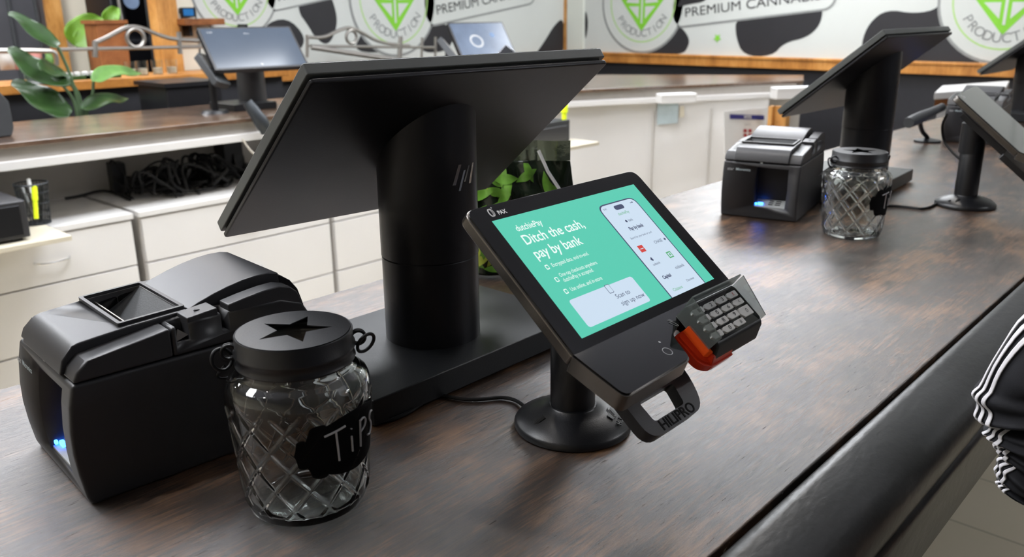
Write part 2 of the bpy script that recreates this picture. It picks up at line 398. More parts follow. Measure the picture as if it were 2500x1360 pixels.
# more cow patches above the picture frame, seen only in reflections
for cx, cz, a, b in ((3.2, 1.15, .3, .2), (5.6, 1.5, .4, .3), (6.2, 2.6, .4, .3)):
    flat(mr, smoothp([(cx+a*math.cos(t)*(1+.3*math.sin(2*t+cx)), cz+b*math.sin(t)) for t in [2*PI*i/9 for i in range(9)]]), 1, 1, TRW)
emblem(mr, (YB-4.0, .468), 1, TRW, tilt=6); emblem(mr, (YB-1.41, .462), 1, TRW)
flat(mr, smoothp([rw(*p) for p in ((1654, 18), (1664, -6), (1730, -14), (1722, 4), (1690, 9), (1668, 14))]), 5, 1, TRW)
gx, gz = rw(1752, 93)
flat(mr, [(gx+.035*(1 if k % 2 else .45)*math.cos(PI/2+k*PI/5), gz+.035*(1 if k % 2 else .45)*math.sin(PI/2+k*PI/5)) for k in range(10)], 3, 3, TRW)
struct(mr, 'wall_right_mural', MUR, recalc=False)
# back wall mural
TBW = basis((0, YB-.012, 0), (1, 0, 0), (0, 0, 1), (0, -1, 0)); ml = MB()
def bw(px, py): p = ony(px, py, YB-.012); return (p.x, p.z)
xl = bw(478, 60)[0]; xr = bw(1376, 60)[0]
ml.box(xl, xr, z0, 1.0, -.012, 0, 0, TBW)
for blob in ([(1378, 40), (1352, 62), (1330, 100), (1300, 142), (1378, 145)], [(728, -30), (800, -30), (822, 30), (822, 70), (802, 112), (772, 96), (748, 56), (728, 30)],
             [(862, 128), (880, 84), (905, 56), (945, 60), (960, 128)], [(1005, 60), (1030, 40), (1100, 62), (1108, 100), (1085, 128), (1020, 128)], [(492, 30), (505, 4), (524, 20), (532, 48), (500, 50)], [(640, 62), (700, 40), (748, 90), (730, 130), (650, 120)]):
    flat(ml, clampz(smoothp([bw(*p) for p in blob])), 1, 1, TBW)
emblem(ml, (bw(968, 118)[0]+.0, .5), 1, TBW, tilt=8, bl=1.2)
emblem(ml, (bw(582, 60)[0], .56), .74, TBW, tilt=10, bl=1.1)
struct(ml, 'wall_back_mural', MUR, recalc=False)
# pale corner post, oak end strips, dado rails
struct(MB().box(xr+.06, XR, YB-.05, YB, -.0, CEIL).box(XR-.03, XR, YB-x0, YB-.05, .0, CEIL), 'trim_1', 'wallw')
struct(MB().box(xr, xr+.06, YB-.045, YB, .02, CEIL), 'trim_2', 'oakv')
struct(MB().box(XR-.05, XR, -2.4, YB, .0, .075).box(XR-.06, XR, -2.4, YB, .062, .08), 'trim_3', 'oak', bevel=.004)
struct(MB().box(bw(545, 90)[0], XR-.05, YB-.05, YB, .0, .075), 'trim_4', 'oak', bevel=.004)
# ceiling lights
lt = None
def make_light(label, loc):
    t = thing('hanging_light', label, 'light', loc, 0, 'hanging light panels')
    MB().prism(rrect(1.24, .64, .02), -.03, .0, holes=[rrect(1.18, .58, .01)]).build('frame', 'white', t)
    MB().box(-.59, .59, -.29, .29, -.024, -.008).build('diffuser', 'lamp', t)
    for sx in (-1, 1): MB().tube([(sx*.605, 0, -.002), (sx*.605, 0, CEIL-HANG)], .004, 6).build('rod', 'steel', t)
    return t
wh = ['in the aisle near the corner counter', 'in the aisle close to the right mural', 'in the aisle above the tangled cables', 'above the rear counter near the staff monitor', 'at the left end of the aisle', 'over the customer side of the front counter', 'in front of the oak ledge at left', 'over the recess just behind the oak ledge', 'over the recess by the kiosk']
for i, (x, y) in enumerate(LIGHTS):
    lab = 'white framed hanging light panel '+wh[i]
    if lt is None: lt = make_light(lab, (x, y, HANG))
    else: dup(lt, lab, (x, y, HANG))
M['bulb'] = mat('spot_bulb', (255, 246, 234), .6, emit=420, var=0)
sp_ = None
for i, (x, y) in enumerate(SPOTS):
    lab = 'small round hanging spotlight '+['above the nearest monitor', 'above the farther tip jar', 'left of the nearest printer', 'above the left part of the aisle', 'above the far end of the front counter'][i]
    if sp_ is None:
        sp_ = thing('hanging_spotlight', lab, 'spotlight', (x, y, HANG), 0, 'round hanging spotlights')
        MB().lathe([(.0, .0), (.055, 0), (.06, -.01), (.06, -.03), (.045, -.03), (.045, -.006), (.0, -.006)], 32).tube([(0, 0, 0), (0, 0, CEIL-HANG)], .006, 8).build('housing', 'white', sp_)
        MB().lathe([(0, -.012), (.032, -.012), (.034, -.008), (0, -.008)], 24).build('bulb', 'bulb', sp_)
    else: dup(sp_, lab, (x, y, HANG))
# ================================================================ FRONT COUNTER
t = thing('service_counter', 'long dark stained glossy wooden counter with black padded front edge in the foreground', 'counter', (0, .3, 0))
def lc(x, y, z): return (x, y-.3, z)
c = MB(); c.box(-1.2, 5.2, .268-.3, 1.02-.3, -.04, 0); c.build('countertop', 'counter', t, bevel=.002)
prof = [(.2625, -.04), (.2635, -.003), (.260, .0), (.252, -.0008), (.238, -.003), (.224, -.0065), (.210, -.013), (.200, -.022), (.195, -.032), (.1935, -.042), (.194, -.048), (.1905, -.051), (.189, -.056), (.188, -.112), (.191, -.118), (.262, -.118)]
MB().prism([(a-.3, b) for a, b in prof], -1.2, 5.2, T=YZ).build('padded_edge', 'pad', t, ang=50)
MB().box(-1.2, 5.2, .66-.3, .98-.3, -1, -.04).box(-1.2, 5.2, .27-.3, .66-.3, -.118, -.04).build('cabinet_base', 'wallb', t)
# ================================================================ RECEIPT PRINTER
def make_printer(label, loc, rz):
    t = thing('receipt_printer', label, 'receipt printer', loc, rz, 'charcoal receipt printers')
    Wd = .152
    def side(prof, w0, w1): return MB().prism(prof, -w1, -w0, T=XZ)
    arc = [(.007, 0), (.0045, .008), (.0015, .03), (.0, .05), (.0005, .07), (.003, .092), (.0075, .1115)]
    b = side(arc+[(.226, .1115), (.233, .09), (.235, .05), (.232, .0)], 0, Wd).build('body', 'printer', t, bevel=.0035, seg=3)
    cut(b, MB().prism([(.024, .024), (.084, .024), (.087, .06), (.085, .103), (.0225, .103), (.021, .06)], -.02, .03, T=YZ), 'printer')
    MB().box(.029, .0305, .0235, .086, .024, .104).build('window_recess', 'black', t)
    brd = MB(); Tb = basis((.006, .027, .026), (0, 1, 0), (.5, 0, .25), (0, 0, 1))
    brd.add([(.004, .0245, .026), (.004, .084, .026), (.028, .084, .036), (.028, .0245, .036), (.004, .0245, .024), (.004, .084, .024), (.028, .084, .024), (.028, .0245, .024)], [(0, 1, 2, 3), (4, 5, 6, 7), (0, 1, 5, 4), (1, 2, 6, 5), (2, 3, 7, 6), (3, 0, 4, 7)])
    brd.build('status_panel', 'board', t)
    k = MB()
    for i in range(3):
        k.box(.010+.006*i, .013+.006*i, .035, .045, .029+.0025*i, .0302+.0025*i); k.box(.010+.006*i, .013+.006*i, .05, .058, .029+.0025*i, .0302+.0025*i)
    k.build('panel_markings', 'ink', t)
    MB().box(.008, .012, .068, .078, .028, .0325).box(.005, .008, .079, .083, .028, .032).build('indicator_light', 'led', t, bevel=.001)
    lg = MB(); TL = basis((.0010, .142, .097), (0, -1, 0), (.05, 0, 1), (-1, 0, 0))
    lg.text('star', .0085, TL, 0, bold=.0002); lg.text('Micronics', .0075, TL @ TR(.017, 0, 0), 1, bold=.0001); lg.build('logo', ['grey_ink', 'bluepaper'], t, recalc=False)
    fc = [(.0085, .1125), (.012, .121), (.021, .1295), (.076, .1368), (.0925, .139), (.0925, .1125)]
    f = side(fc, 0, Wd).build('front_cover', 'printer', t, bevel=.0025, seg=3)
    pl = side([(.0055, .1135), (.009, .126), (.0185, .1365), (.024, .1382), (.066, .1422), (.1185, .1445), (.1185, .1135)], .024, .132).build('cover_plate', 'printer', t, bevel=.0018)
    rb = side([(.0932, .1125), (.0932, .139), (.12, .1418), (.2, .1405), (.222, .132), (.233, .1125)], 0, Wd).build('rear_cover', 'printer', t, bevel=.0025, seg=3)
    hole = lambda: MB().box(.0635, .1145, .034, .128, .1155, .17)
    cut(f, hole(), 'printer_in'); cut(pl, hole(), 'printer_in'); cut(rb, hole(), 'printer_in')
    cut(rb, MB().box(.097, .109, -.01, .018, .124, .17), 'printer_in'); cut(rb, MB().box(.139, .147, -.01, .022, .122, .17), 'printer_in')
    # raised frame round the paper tray and its sloping inside
    fr = MB(); o = rrect(.060, .104, .002, 3, .089, .081); h = rrect(.053, .097, .0015, 3, .089, .081)
    n0 = len(fr.v); fr.prism(o, .0, .0035, holes=[h])
    fr.v = [(x, y, z+.1418+(x-.066)*.04) for x, y, z in fr.v]; fr.build('tray_frame', 'printer', t, bevel=.0008)
    wl = MB()
    wl.add([(.081, .034, .116), (.1145, .034, .1435), (.1145, .128, .1435), (.081, .120, .116), (.0635, .034, .116), (.0635, .128, .116)], [(0, 1, 2, 3), (4, 0, 3, 5), (3, 2, 5)])
    wl.build('paper_tray', 'printer_in', t, recalc=False)
    tb = MB(); tb.box(.0665, .0685, .035, .127, .116, .137).box(.0705, .0720, .035, .127, .116, .139).box(.075, .079, .04, .12, .116, .13); 
    for i in range(4): tb.box(.079, .086, .05+.018*i, .058+.018*i, .116, .126-.001*i)
    tb.build('tear_bar', 'gun', t, bevel=.0004)
    dm = [(.1195, .125), (.1205, .1435), (.13, .1475), (.145, .1525), (.16, .1565), (.175, .1595), (.19, .161), (.203, .1608), (.213, .1585)]
    side(dm+[(.213, .125)], .026, .134).build('roll_cover', 'printer', t, bevel=.0012)
    side([(.205, .12), (.205, .1575), (.216, .155), (.226, .1475), (.2335, .137), (.238, .122), (.239, .105), (.205, .105)], .028, .132).build('hinge_drum', 'black', t, bevel=.001)
    side([(.1475, .12), (.1475, .1475), (.165, .1505), (.185, .153), (.2, .1535), (.211, .1505), (.218, .144), (.224, .13), (.224, .12)], .0008, .02).build('side_rail', 'printer', t, bevel=.0015)
    side([(.109, .125), (.1085, .1445), (.137, .1475), (.1375, .137), (.132, .125)], .0008, .024).build('release_lever', 'printer', t, bevel=.0012)
    MB().prism([(.119, .0105), (.1245, .010), (.1215, .0145)], .1462, .1468).build('lever_mark', 'ink', t)
    MB().add([(.097, .004, .124), (.109, .004, .128), (.109, .018, .128), (.097, .018, .124), (.103, .011, .133)], [(0, 1, 4), (1, 2, 4), (2, 3, 4), (3, 0, 4)]).build('latch', 'gun', t)
    MB().box(.0078, .0098, .074, .079, .1108, .1132).build('paper_lamp', 'board', t)
    return t
P1 = make_printer('charcoal receipt printer nearest, at bottom left behind the chalk-labelled tip jar', (.2155, .6975, 0), R(-4))
dup(P1, 'charcoal receipt printer in mid counter beside the second tip jar', (1.568, .6885, 0), R(12))
dup(P1, 'dark receipt printer far along the counter behind the second payment terminal', (2.90, .665, 0), R(6))
# ================================================================ TIP JAR
def make_jar(label, loc):
    t = thing('tip_jar', label, 'tip jar', loc, 0, 'diamond patterned glass tip jars')
    pr = [(.0, .0035), (.030, .0032), (.040, .0006), (.0465, .0006), (.0495, .003), (.0508, .008)]
    nb = len(pr)
    for i in range(150):
        z = .009+i/149*.095; pr.append((.0510+(.0590-.0510)*(z-.009)/.095, z))
    pr += [(.0591, .108), (.0583, .1125), (.0563, .1165), (.0530, .1195), (.0495, .1215), (.0470, .1235), (.0462, .126), (.0462, .146), (.0455, .148), (.044, .148), (.043, .146), (.0430, .126), (.0438, .1225), (.0470, .1190), (.0510, .1162), (.0540, .1130), (.0556, .109), (.0556, .104)]
    for i in range(12): z = .104-(i+1)/12*.094; pr.append((.0556-(.104-z)/.095*.0083, z))
    pr += [(.0455, .0078), (.042, .0068), (.030, .0065), (.0, .0065)]
    def rf(a, z, j):
        if j < nb or j >= nb+150: return 0
        N = 12; k = 1/.036; o = 0
        for sg in (1, -1):
            u = a*N/(2*PI)+sg*z*k; d = abs(u-round(u)); o = max(o, math.exp(-(d/.06)**2))
        w = min(1, (z-.009)/.004, (.104-z)/.006)
        return max(0, w)*(.0017*o)
    MB().lathe(pr, 480, rf=rf).build('glass_body', 'glass', t, ang=180)
    # lid with a star cut out of it
    st = [(.031*(1 if k % 2 == 0 else .42)*math.cos(R(-38)+k*PI/5), .031*(1 if k % 2 == 0 else .42)*math.sin(R(-38)+k*PI/5)) for k in range(10)]
    lid = MB(); lid.prism(disc((0, 0), .0455, 72), .1545, .1555, holes=[st])
    lid.lathe([(.0455, .1545), (.0468, .1550), (.0474, .1540), (.0474, .143), (.0488, .1415), (.0488, .1395), (.0474, .138), (.0474, .133), (.0486, .131), (.0480, .1295), (.0470, .1300), (.0466, .1535), (.0455, .1545)], 72, rf=lambda a, z, j: 0)
    lid.build('lid', 'blackm', t, ang=50)
    MB().lathe([(.0425, .147), (.0425, .1482), (.036, .1482), (.036, .147), (.0425, .147)], 48, rf=lambda a, z, j: 0).build('lid_liner', 'printer_in', t)
    for a in (R(148), R(-32)):
        e = MB(); T = TR(.0500*math.cos(a), .0500*math.sin(a), .1395, rz=a)
        e.torus(.0058, .0013, T @ TR(.0015, 0, .003, rx=PI/2), n=24); e.torus(.0058, .0013, T @ TR(.0015, .0032, .003, rx=PI/2), n=24)
        e.build('lid_eye', 'black', t)
        MB().torus(.0088, .0015, T @ TR(.0075, .0015, -.003, rx=R(20), rz=R(35)) @ Matrix.Rotation(PI/2, 4, 'X'), n=32).build('ring', 'black', t)
    w = MB(); w.tube([(.056*math.cos(R(150)), .056*math.sin(R(150)), .131), (.066*math.cos(R(140)), .066*math.sin(R(140)), .118), (.067*math.cos(R(120)), .067*math.sin(R(120)), .105), (.062*math.cos(R(95)), .062*math.sin(R(95)), .108), (.060*math.cos(R(80)), .060*math.sin(R(80)), .112)], .001, 6, smooth=2); w.build('wire_bail', 'black', t)
    # chalkboard plaque wrapped on the glass
    A0 = R(-77)
    def rad(z): return .0510+(.0590-.0510)*(z-.009)/.095+.0016
    def cyl(u, z, off=0): a = A0+u/.056; r = rad(z)+off; return (r*math.cos(a), r*math.sin(a), z)
    zc = .071; hw = .052
    def hh(u):
        a = abs(u)/hw
        if a > .97: return .0005+(1-a)/.03*.004
        if a > .82: return .0075+.004*math.sqrt(max(0, 1-((a-.88)/.09)**2))
        if a > .76: return .0115+(.82-a)/.06*.006
        if a > .52: return .0175+.0040*math.sqrt(max(0, 1-((a-.62)/.15)**2))
        return .0185+.004*(1-(a/.52)**2)*1.2+.001
    pq = MB()
    n = 90
    us = [-hw+2*hw*i/n for i in range(n+1)]
    pq.grid(lambda a, b: cyl(-hw+2*hw*a, zc+1.12*hh(-hw+2*hw*a)*(2*b-1)), n, 10)
    pl = pq.build('label_plaque', 'slate', t, recalc=False, ang=80, solid=.0005)
    ch = MB()
    for st in ([(-.019, .0125), (-.003, .0155)], [(-.0105, .0135), (-.0085, -.011)], [(.0025, .0045), (.0035, -.0085)], [(.002, .0105), (.0024, .0112)], [(.0115, .0135), (.0125, -.009)], [(.0112, .0125), (.016, .0140), (.0195, .0105), (.0175, .0055), (.012, .0035)],
               [(.033, .0105), (.0275, .0125), (.0255, .0075), (.0295, .0035), (.032, -.001), (.0285, -.0065), (.0235, -.005)]):
        sm = 2 if len(st) > 2 else 0
        if len(st) == 2: st = [(st[0][0]+(st[1][0]-st[0][0])*i/8, st[0][1]+(st[1][1]-st[0][1])*i/8) for i in range(9)]
        ch.tube([cyl(u*1.1-.008, zc+z*1.1, .0007) for u, z in st], .0009, 6, smooth=sm)
    ch.build('chalk_lettering', 'chalk', pl)
    return t
J1 = make_jar('large clear glass tip jar in front of the nearest printer, chalk label reading Tips', (.3547, .5701, 0))
dup(J1, 'farther glass tip jar between the mid-counter printer and monitor stand', (1.5529, .5732, 0), R(-4))
# ================================================================ POINT OF SALE MONITOR (seen from behind)
def make_monitor(label, loc, rz=0, basex=0.0, base=(.17, .0)):
    # origin on the counter under the pole
    t = thing('sales_monitor', label, 'monitor', loc, rz, 'black sales monitors seen from behind')
    yaw, tilt = R(-5.04)-0, R(39.28)
    u = Vector((math.cos(yaw), math.sin(yaw), 0)); b = Vector((-math.sin(yaw), math.cos(yaw), 0))
    v = b*math.cos(tilt)+Vector((0, 0, -1))*math.sin(tilt); nrm = (-v).cross(u)    # towards the viewer/back side
    if nrm.z > 0: nrm = -nrm
    # nrm points down-front: the rear face; the screen looks the other way
    C0 = Vector((0, .0105, .2523)); Wm, Hm = .3885, .286
    T = basis(C0, u, -v, u.cross(-v))
    up = 1 if (u.cross(-v)).z > 0 else -1
    # local: x right, y towards the raised edge, z = outwards from screen (up) ; rear face at z=0
    sg = up
    MB().prism(rrect(Wm, Hm, .004, 4), 0, sg*.0055, T=T).build('rear_cover', 'monitor', t, bevel=.0018, seg=3)
    MB().prism(rrect(Wm-.008, Hm-.008, .003, 3), sg*.0045, sg*.0095, T=T).build('groove', 'groove', t)
    MB().prism(rrect(Wm+.002, Hm+.002, .003, 3), sg*.0088, sg*.021, T=T).build('display_housing', 'monedge', t, bevel=.0012)
    MB().prism(rrect(Wm-.002, Hm-.002, .003, 3), sg*.0205, sg*.0222, T=T).build('screen_glass', 'blackgl', t)
    MB().box(base[1]-base[0], base[1]+base[0], -.0975, .115, .003, .031).build('base_plate', 'baseplate', t, bevel=.0015)
    MB().box(base[1]-base[0]+.012, base[1]+base[0]-.012, -.088, .105, 0, .003).build('base_foot', 'groove', t)
    r = .0566
    MB().lathe([(r, .0305), (r, .1305), (r-.001, .1318), (r-.001, .1335)], 96).build('lower_post', 'monitor', t, ang=30)
    N = 96; vs = []; fs = []
    nn = T.to_3x3() @ Vector((0, 0, 1))
    for i in range(N):
        a = 2*PI*i/N; x, y = (r+.0006)*math.cos(a), (r+.0006)*math.sin(a)
        zt = C0.z-(nn.x*(x-C0.x)+nn.y*(y-C0.y))/nn.z+.0012
        vs += [(x, y, .1325), (x, y, max(.134, zt))]
    for i in range(N): j = (i+1) % N; fs.append((2*i, 2*j, 2*j+1, 2*i+1))
    fs.append(tuple(2*i for i in reversed(range(N))))
    MB().add(vs, fs).build('upper_post', 'monitor', t, ang=30)
    lg = MB()
    for k, (du, zb, zt, wd) in enumerate([(-.011, -.002, .020, .0042), (-.0035, -.009, .013, .003), (.0045, .0, .017, .0026), (.013, -.003, .019, .0042)]):
        A = R(-88); q = []
        for uu, zz in ((du-.0042, zb), (du-.0042+wd, zb), (du+.0042+wd, zt), (du+.0042, zt)):
            a = A+uu/r; q.append(((r+.0011)*math.cos(a), (r+.0011)*math.sin(a), .222+zz))
        lg.add(q, [(0, 1, 2, 3)])
    lg.build('logo', 'chrome', t, recalc=False)
    return t
MO1 = make_monitor('large black sales monitor seen from behind on its round post, centre foreground', (.6423, .7233, 0))
t2 = dup(MO1, 'second black monitor seen from behind, rising above the farther tip jar', (2.072, .754, 0), R(3.2))
for ch in t2.children:                      # its base plate ends just past the post
    if ch.name.startswith(('base_plate', 'base_foot')): ch.location.x = -.10
dup(MO1, 'third black monitor at the right frame edge, mostly cut off', (3.72, .77, 0), R(3))
# ================================================================ PAYMENT TERMINAL
def make_terminal(label, loc, rz=0):
    t = thing('payment_terminal', label, 'payment terminal', loc, rz, 'tablet payment terminals on pedestal stands')
    a = .6938; u = Vector((1, .005, 0)); v = Vector((.004, -math.cos(a), -math.sin(a))); up = -v; n = u.cross(up)
    T = basis(Vector((.0101, -.0344, .186)), u, up, n)         # screen frame
    bl = R(21); v2 = Vector((.005, -math.cos(bl), -math.sin(bl)))
    T2 = basis(Vector((.0101, -.0923, .138)), u, -v2, u.cross(-v2))   # lower module frame: origin on the fold line
    # stand
    MB().lathe([(0, 0), (.0555, 0), (.0590, .0012), (.0592, .0055), (.0570, .0085), (.046, .0145), (.034, .0195), (.0245, .0225), (.0235, .024)], 80).build('base', 'blackm', t, ang=50)
    MB().lathe([(.0226, .02), (.0226, .135), (.0215, .137)], 64, T=TR(.0018, .0018, 0)).build('pole', 'blackm', t)
    MB().lathe([(.0236, .112), (.0236, .1725), (.018, .176)], 64, T=TR(.0018, .0048, 0)).build('neck', 'blackm', t)
    MB().tube([(-.0445, .012, .0095), (-.040, .010, .0138), (-.034, .008, .0165)], .0042, 10).build('cable_notch', 'groove', t)
    lg = MB(); TB = TR(.0345, -.0205, .0176, rz=R(36)) @ Matrix.Rotation(R(26), 4, 'Y')
    Tl = TR(.0215, -.0430, .0138, rz=R(27)) @ Matrix.Rotation(R(22), 4, 'X')
    lg.text('HILIPRO', .008, Tl @ TR(0, -.001, .0003), 0, align='CENTER', depth=.0003, bold=.0002)
    lg.add([(-.011, .006, .0008), (-.006, .006, .0008), (-.002, .013, .0008), (-.009, .013, .0008)], [(0, 1, 2, 3)], 0, Tl).add([(.000, .006, .0008), (.003, .006, .0008), (.010, .013, .0008), (.006, .013, .0008)], [(0, 1, 2, 3)], 0, Tl)
    lg.tube([(-.003, .0045, .0008), (-.005, .006, .0008), (.003, .0155, .0008), (.006, .015, .0008)], .0005, 6, 0, Tl, smooth=1)
    lg.build('base_logo', 'printer_in', t)
    # mounting plate with the handle loop
    hp = roundpoly([(-.084, -.060), (-.082, -.1615), (.001, -.1615), (.014, -.132), (.014, -.060)], [.004, .016, .018, .014, .004])
    hh = roundpoly([(-.066, -.1290), (-.0645, -.1495), (-.0175, -.1495), (-.0125, -.1290)], .004)
    MB().prism(hp, -.041, -.029, T=T, holes=[hh]).box(-.07, .05, -.06, .05, -.036, -.014, T=T).build('handle_plate', 'blackm', t, bevel=.0015)
    hl = MB(); hl.text('HILIPRO', .0135, T @ TR(-.036, -.1557, -.0288), 0, align='CENTER', width=.052, depth=.0002, bold=.0002); hl.build('handle_lettering', 'groove', t)
    # tablet
    ol = roundpoly([(-.1285, .083), (.1280, .083), (.1300, -.0765), (-.1285, -.0765)], [.013, .013, .003, .003], 8)
    MB().prism(ol, -.013, -.0012, T=T).build('tablet_rim', 'gun', t, bevel=.0022, seg=3)
    ol2 = roundpoly([(-.1272, .0817), (.1267, .0817), (.1287, -.0765), (-.1272, -.0765)], [.012, .012, .002, .002], 8)
    MB().prism(ol2, -.0016, .0, T=T).build('tablet_glass', 'blackgl', t, bevel=.0005)
    MB().prism(rrect(.21, .12, .01), -.020, -.012, T=T).build('back_shell', 'black', t, bevel=.002)
    # screen picture
    sc = MB(); MS = ['teal', 'scrt', 'scrw', 'scrk', 'scrr', 'scrg']
    L = lambda k: .00008+.00012*k
    def pol(p, k, m): sc.prism(p, L(k), L(k), m, T, flat=True)
    DW, DH = .2150, .1301
    pol([(-DW/2, -DH/2), (DW/2, -DH/2), (DW/2, DH/2), (-DW/2, DH/2)], 0, 0)
    def tx(s, x, y, size, m, width=None, k=1, **kw): sc.text(s, size, T @ TR(x, y, L(k)), m, width=width, **kw)
    tx('dutchiePay', -.0885, .0510, .0095, 1, width=.0345, bold=.0001)
    tx('Ditch the cash,', -.0905, .0375, .0150, 1, width=.0835, bold=.00018)
    tx('pay by bank', -.0905, .0215, .0150, 1, width=.0655, bold=.00018)
    for s, y, w in (('Encrypted data, end-to-end.', .0063, .0515), ('One-tap checkouts anywhere', -.0050, .053), ('dutchiePay is accepted.', -.0107, .042), ('Use online, and in-store', -.0210, .0445)):
        tx(s, -.0805, y, .0058, 1, width=w)
    for y in (.0063, -.0078, -.0210): sc.prism(rrect(.0042, .005, .001, 3, -.0865, y), L(1), L(1), 1, T, flat=True); sc.prism(rrect(.0028, .003, .0005, 3, -.0865, y), L(2), L(2), 0, T, flat=True)
    pol(rrect(.0925, .0295, .003, 4, -.0455, -.0445), 1, 2)
    tx('Scan to', -.0370, -.0430, .0068, 3, width=.0205, k=2); tx('sign up now', -.0370, -.0510, .0068, 3, width=.0350, k=2)
    pol(rrect(.0065, .0095, .001, 3, -.0375, -.0335), 2, 3); pol(rrect(.0055, .0085, .0008, 3, -.0375, -.0335), 3, 2)
    ph = [(.0315, -DH/2), (.0860, -DH/2), (.0880, .044), (.0335, .044)]
    pol(roundpoly([(.0285, -DH/2), (.0905, -DH/2), (.0905, .0510), (.0285, .0510)], [.0002, .0002, .010, .010]), 1, 3)
    pol(roundpoly([(.0300, -DH/2), (.0890, -DH/2), (.0890, .0495), (.0300, .0495)], [.0002, .0002, .009, .009]), 2, 2)
    pol(rrect(.0155, .0055, .0026, 4, .0585, .0435), 3, 3)
    tx('dutchiePay', .0490, .0358, .0050, 5, width=.018, k=3); tx('Pay by bank', .0475, .0165, .0058, 3, width=.0235, k=3, bold=.0002)
    tx('9:41', .034, .045, .0035, 3, width=.005, k=3); tx('bank', .056, .0260, .0045, 3, width=.007, k=3)
    sc.prism(disc((.0525, .0260), .0016, 12), L(3), L(3), 3, T, flat=True)
    pol([(.079, .044), (.080, .044), (.080, .0452), (.079, .0452)], 3, 3); pol([(.081, .044), (.0835, .044), (.0835, .0455), (.081, .0455)], 3, 3)
    tx('Search for your bank or card', .0385, .0062, .0034, 3, width=.036, k=3)
    pol([(.0385, -.0115), (.0465, -.0115), (.0465, -.0035), (.0385, -.0035)], 3, 4); pol([(.0397, -.0080), (.0453, -.0080), (.0453, -.0072), (.0397, -.0072)], 4, 2)
    tx('CHASE', .0660, -.0060, .0050, 3, width=.0135, k=3); sc.prism([(.0695+.0135, -.006), (.0713+.0135, -.0042), (.0731+.0135, -.006), (.0713+.0135, -.0078)], L(3), L(3), 3, T, flat=True)
    pol([(.0700, -.0275), (.0775, -.0275), (.0775, -.0200), (.0700, -.0200)], 3, 5); pol([(.0713, -.0262), (.0762, -.0262), (.0762, -.0213), (.0713, -.0213)], 4, 2); pol([(.0727, -.0250), (.0748, -.0250), (.0748, -.0225), (.0727, -.0225)], 5, 5)
    for dx in (0, .003): pol([(.042+dx, -.0215), (.0445+dx, -.019), (.047+dx, -.0215), (.0445+dx, -.024)], 3+(dx > 0), 3 if dx == 0 else 2)
    tx('usbank', .0395, -.0275, .0038, 3, width=.012, k=3); tx('Capital', .0385, -.0435, .0052, 3, width=.0135, k=3, bold=.0002); tx('citibank', .0655, -.0390, .0050, 3, width=.0155, k=3)
    tx('Citizens', .0385, -.0590, .0050, 5, width=.0155, k=3); tx('Discover', .0665, -.0555, .0038, 3, width=.0135, k=3)
    sc.build('screen_picture', MS, t, recalc=False)
    br = MB(); br.text('PAX', .0062, T @ TR(-.0945, .0715, .0002), 0, width=.011, bold=.0002)
    for k in (-1, 0, 1): ring(br, (0, 0), .0030, .0036, 0, 0, T @ TR(-.1015+k*.0008, .0735, .0002) @ Matrix.Diagonal((.75+.1*k, 1.25, 1, 1)))
    ring(br, (0, 0), .0004, .0008, 0, 0, T @ TR(-.0975, .0785, .0002)); br.build('brand_mark', 'white', t, recalc=False)
    # lower module: left reader block, notch, keypad block at right
    lo = roundpoly([(-.1285, .001), (.092, .001), (.092, -.016), (.010, -.016), (-.0135, -.0235), (-.0190, -.030), (-.0300, -.0540), (-.1285, -.0560)], [.001, .004, .003, .006, .006, .004, .006, .008], 6)
    MB().prism(lo, -.0165, -.0016, T=T2).build('reader_body', 'gun', t, bevel=.002, seg=3)
    lo2 = roundpoly([(-.1270, .0015), (.091, .0015), (.091, -.015), (.009, -.015), (-.0145, -.0230), (-.0200, -.0295), (-.0308, -.0525), (-.1270, -.0545)], [.001, .004, .003, .006, .006, .004, .006, .008], 6)
    MB().prism(lo2, -.002, .0, T=T2).build('reader_glass', 'blackgl', t, bevel=.0005)
    mk = MB(); ring(mk, (-.0435, -.0370), .0042, .0048, 0, 0, T2 @ TR(0, 0, .0002)); mk.prism(disc((-.0390, -.0252), .0012, 10), .0002, .0002, 0, T2, flat=True)
    mk.tube([(-.0045, -.0115, .0003), (-.002, -.0185, .0003), (.001, -.0195, .0003), (.0008, -.015, .0003), (-.0012, -.0115, .0003)], .00025, 5, 0, T2, smooth=2)
    for q in (.0015, .003, .0045): mk.tube([(-.0045+q, -.0085, .0003), (-.0035+q, -.0105, .0003), (-.0035+q, -.0125, .0003)], .0002, 5, 0, T2)
    mk.build('reader_markings', 'grey_ink', t)
    # keypad block, parallel with the display and raised above it
    TK = T
    up_n = basis((0, 0, 0), (0, 1, 0), (0, 0, 1), (1, 0, 0))
    MB().prism([(-.083, .0195), (-.1275, .0195), (-.1305, .0165), (-.1372, .0015), (-.135, -.004), (-.083, -.006)], .0105, .0945, T=T @ up_n).build('keypad_body', 'black', t, bevel=.0025, seg=3)
    MB().prism(rrect(.078, .0395, .003, 4, .0545, -.1060), .0185, .0200, T=T).build('keypad_face', 'blackgl', t)
    leg = [['1', '2', '3', 'X'], ['4', '5', '6', '<'], ['7', '8', '9', 'O'], ['*', '0', '#', '']]
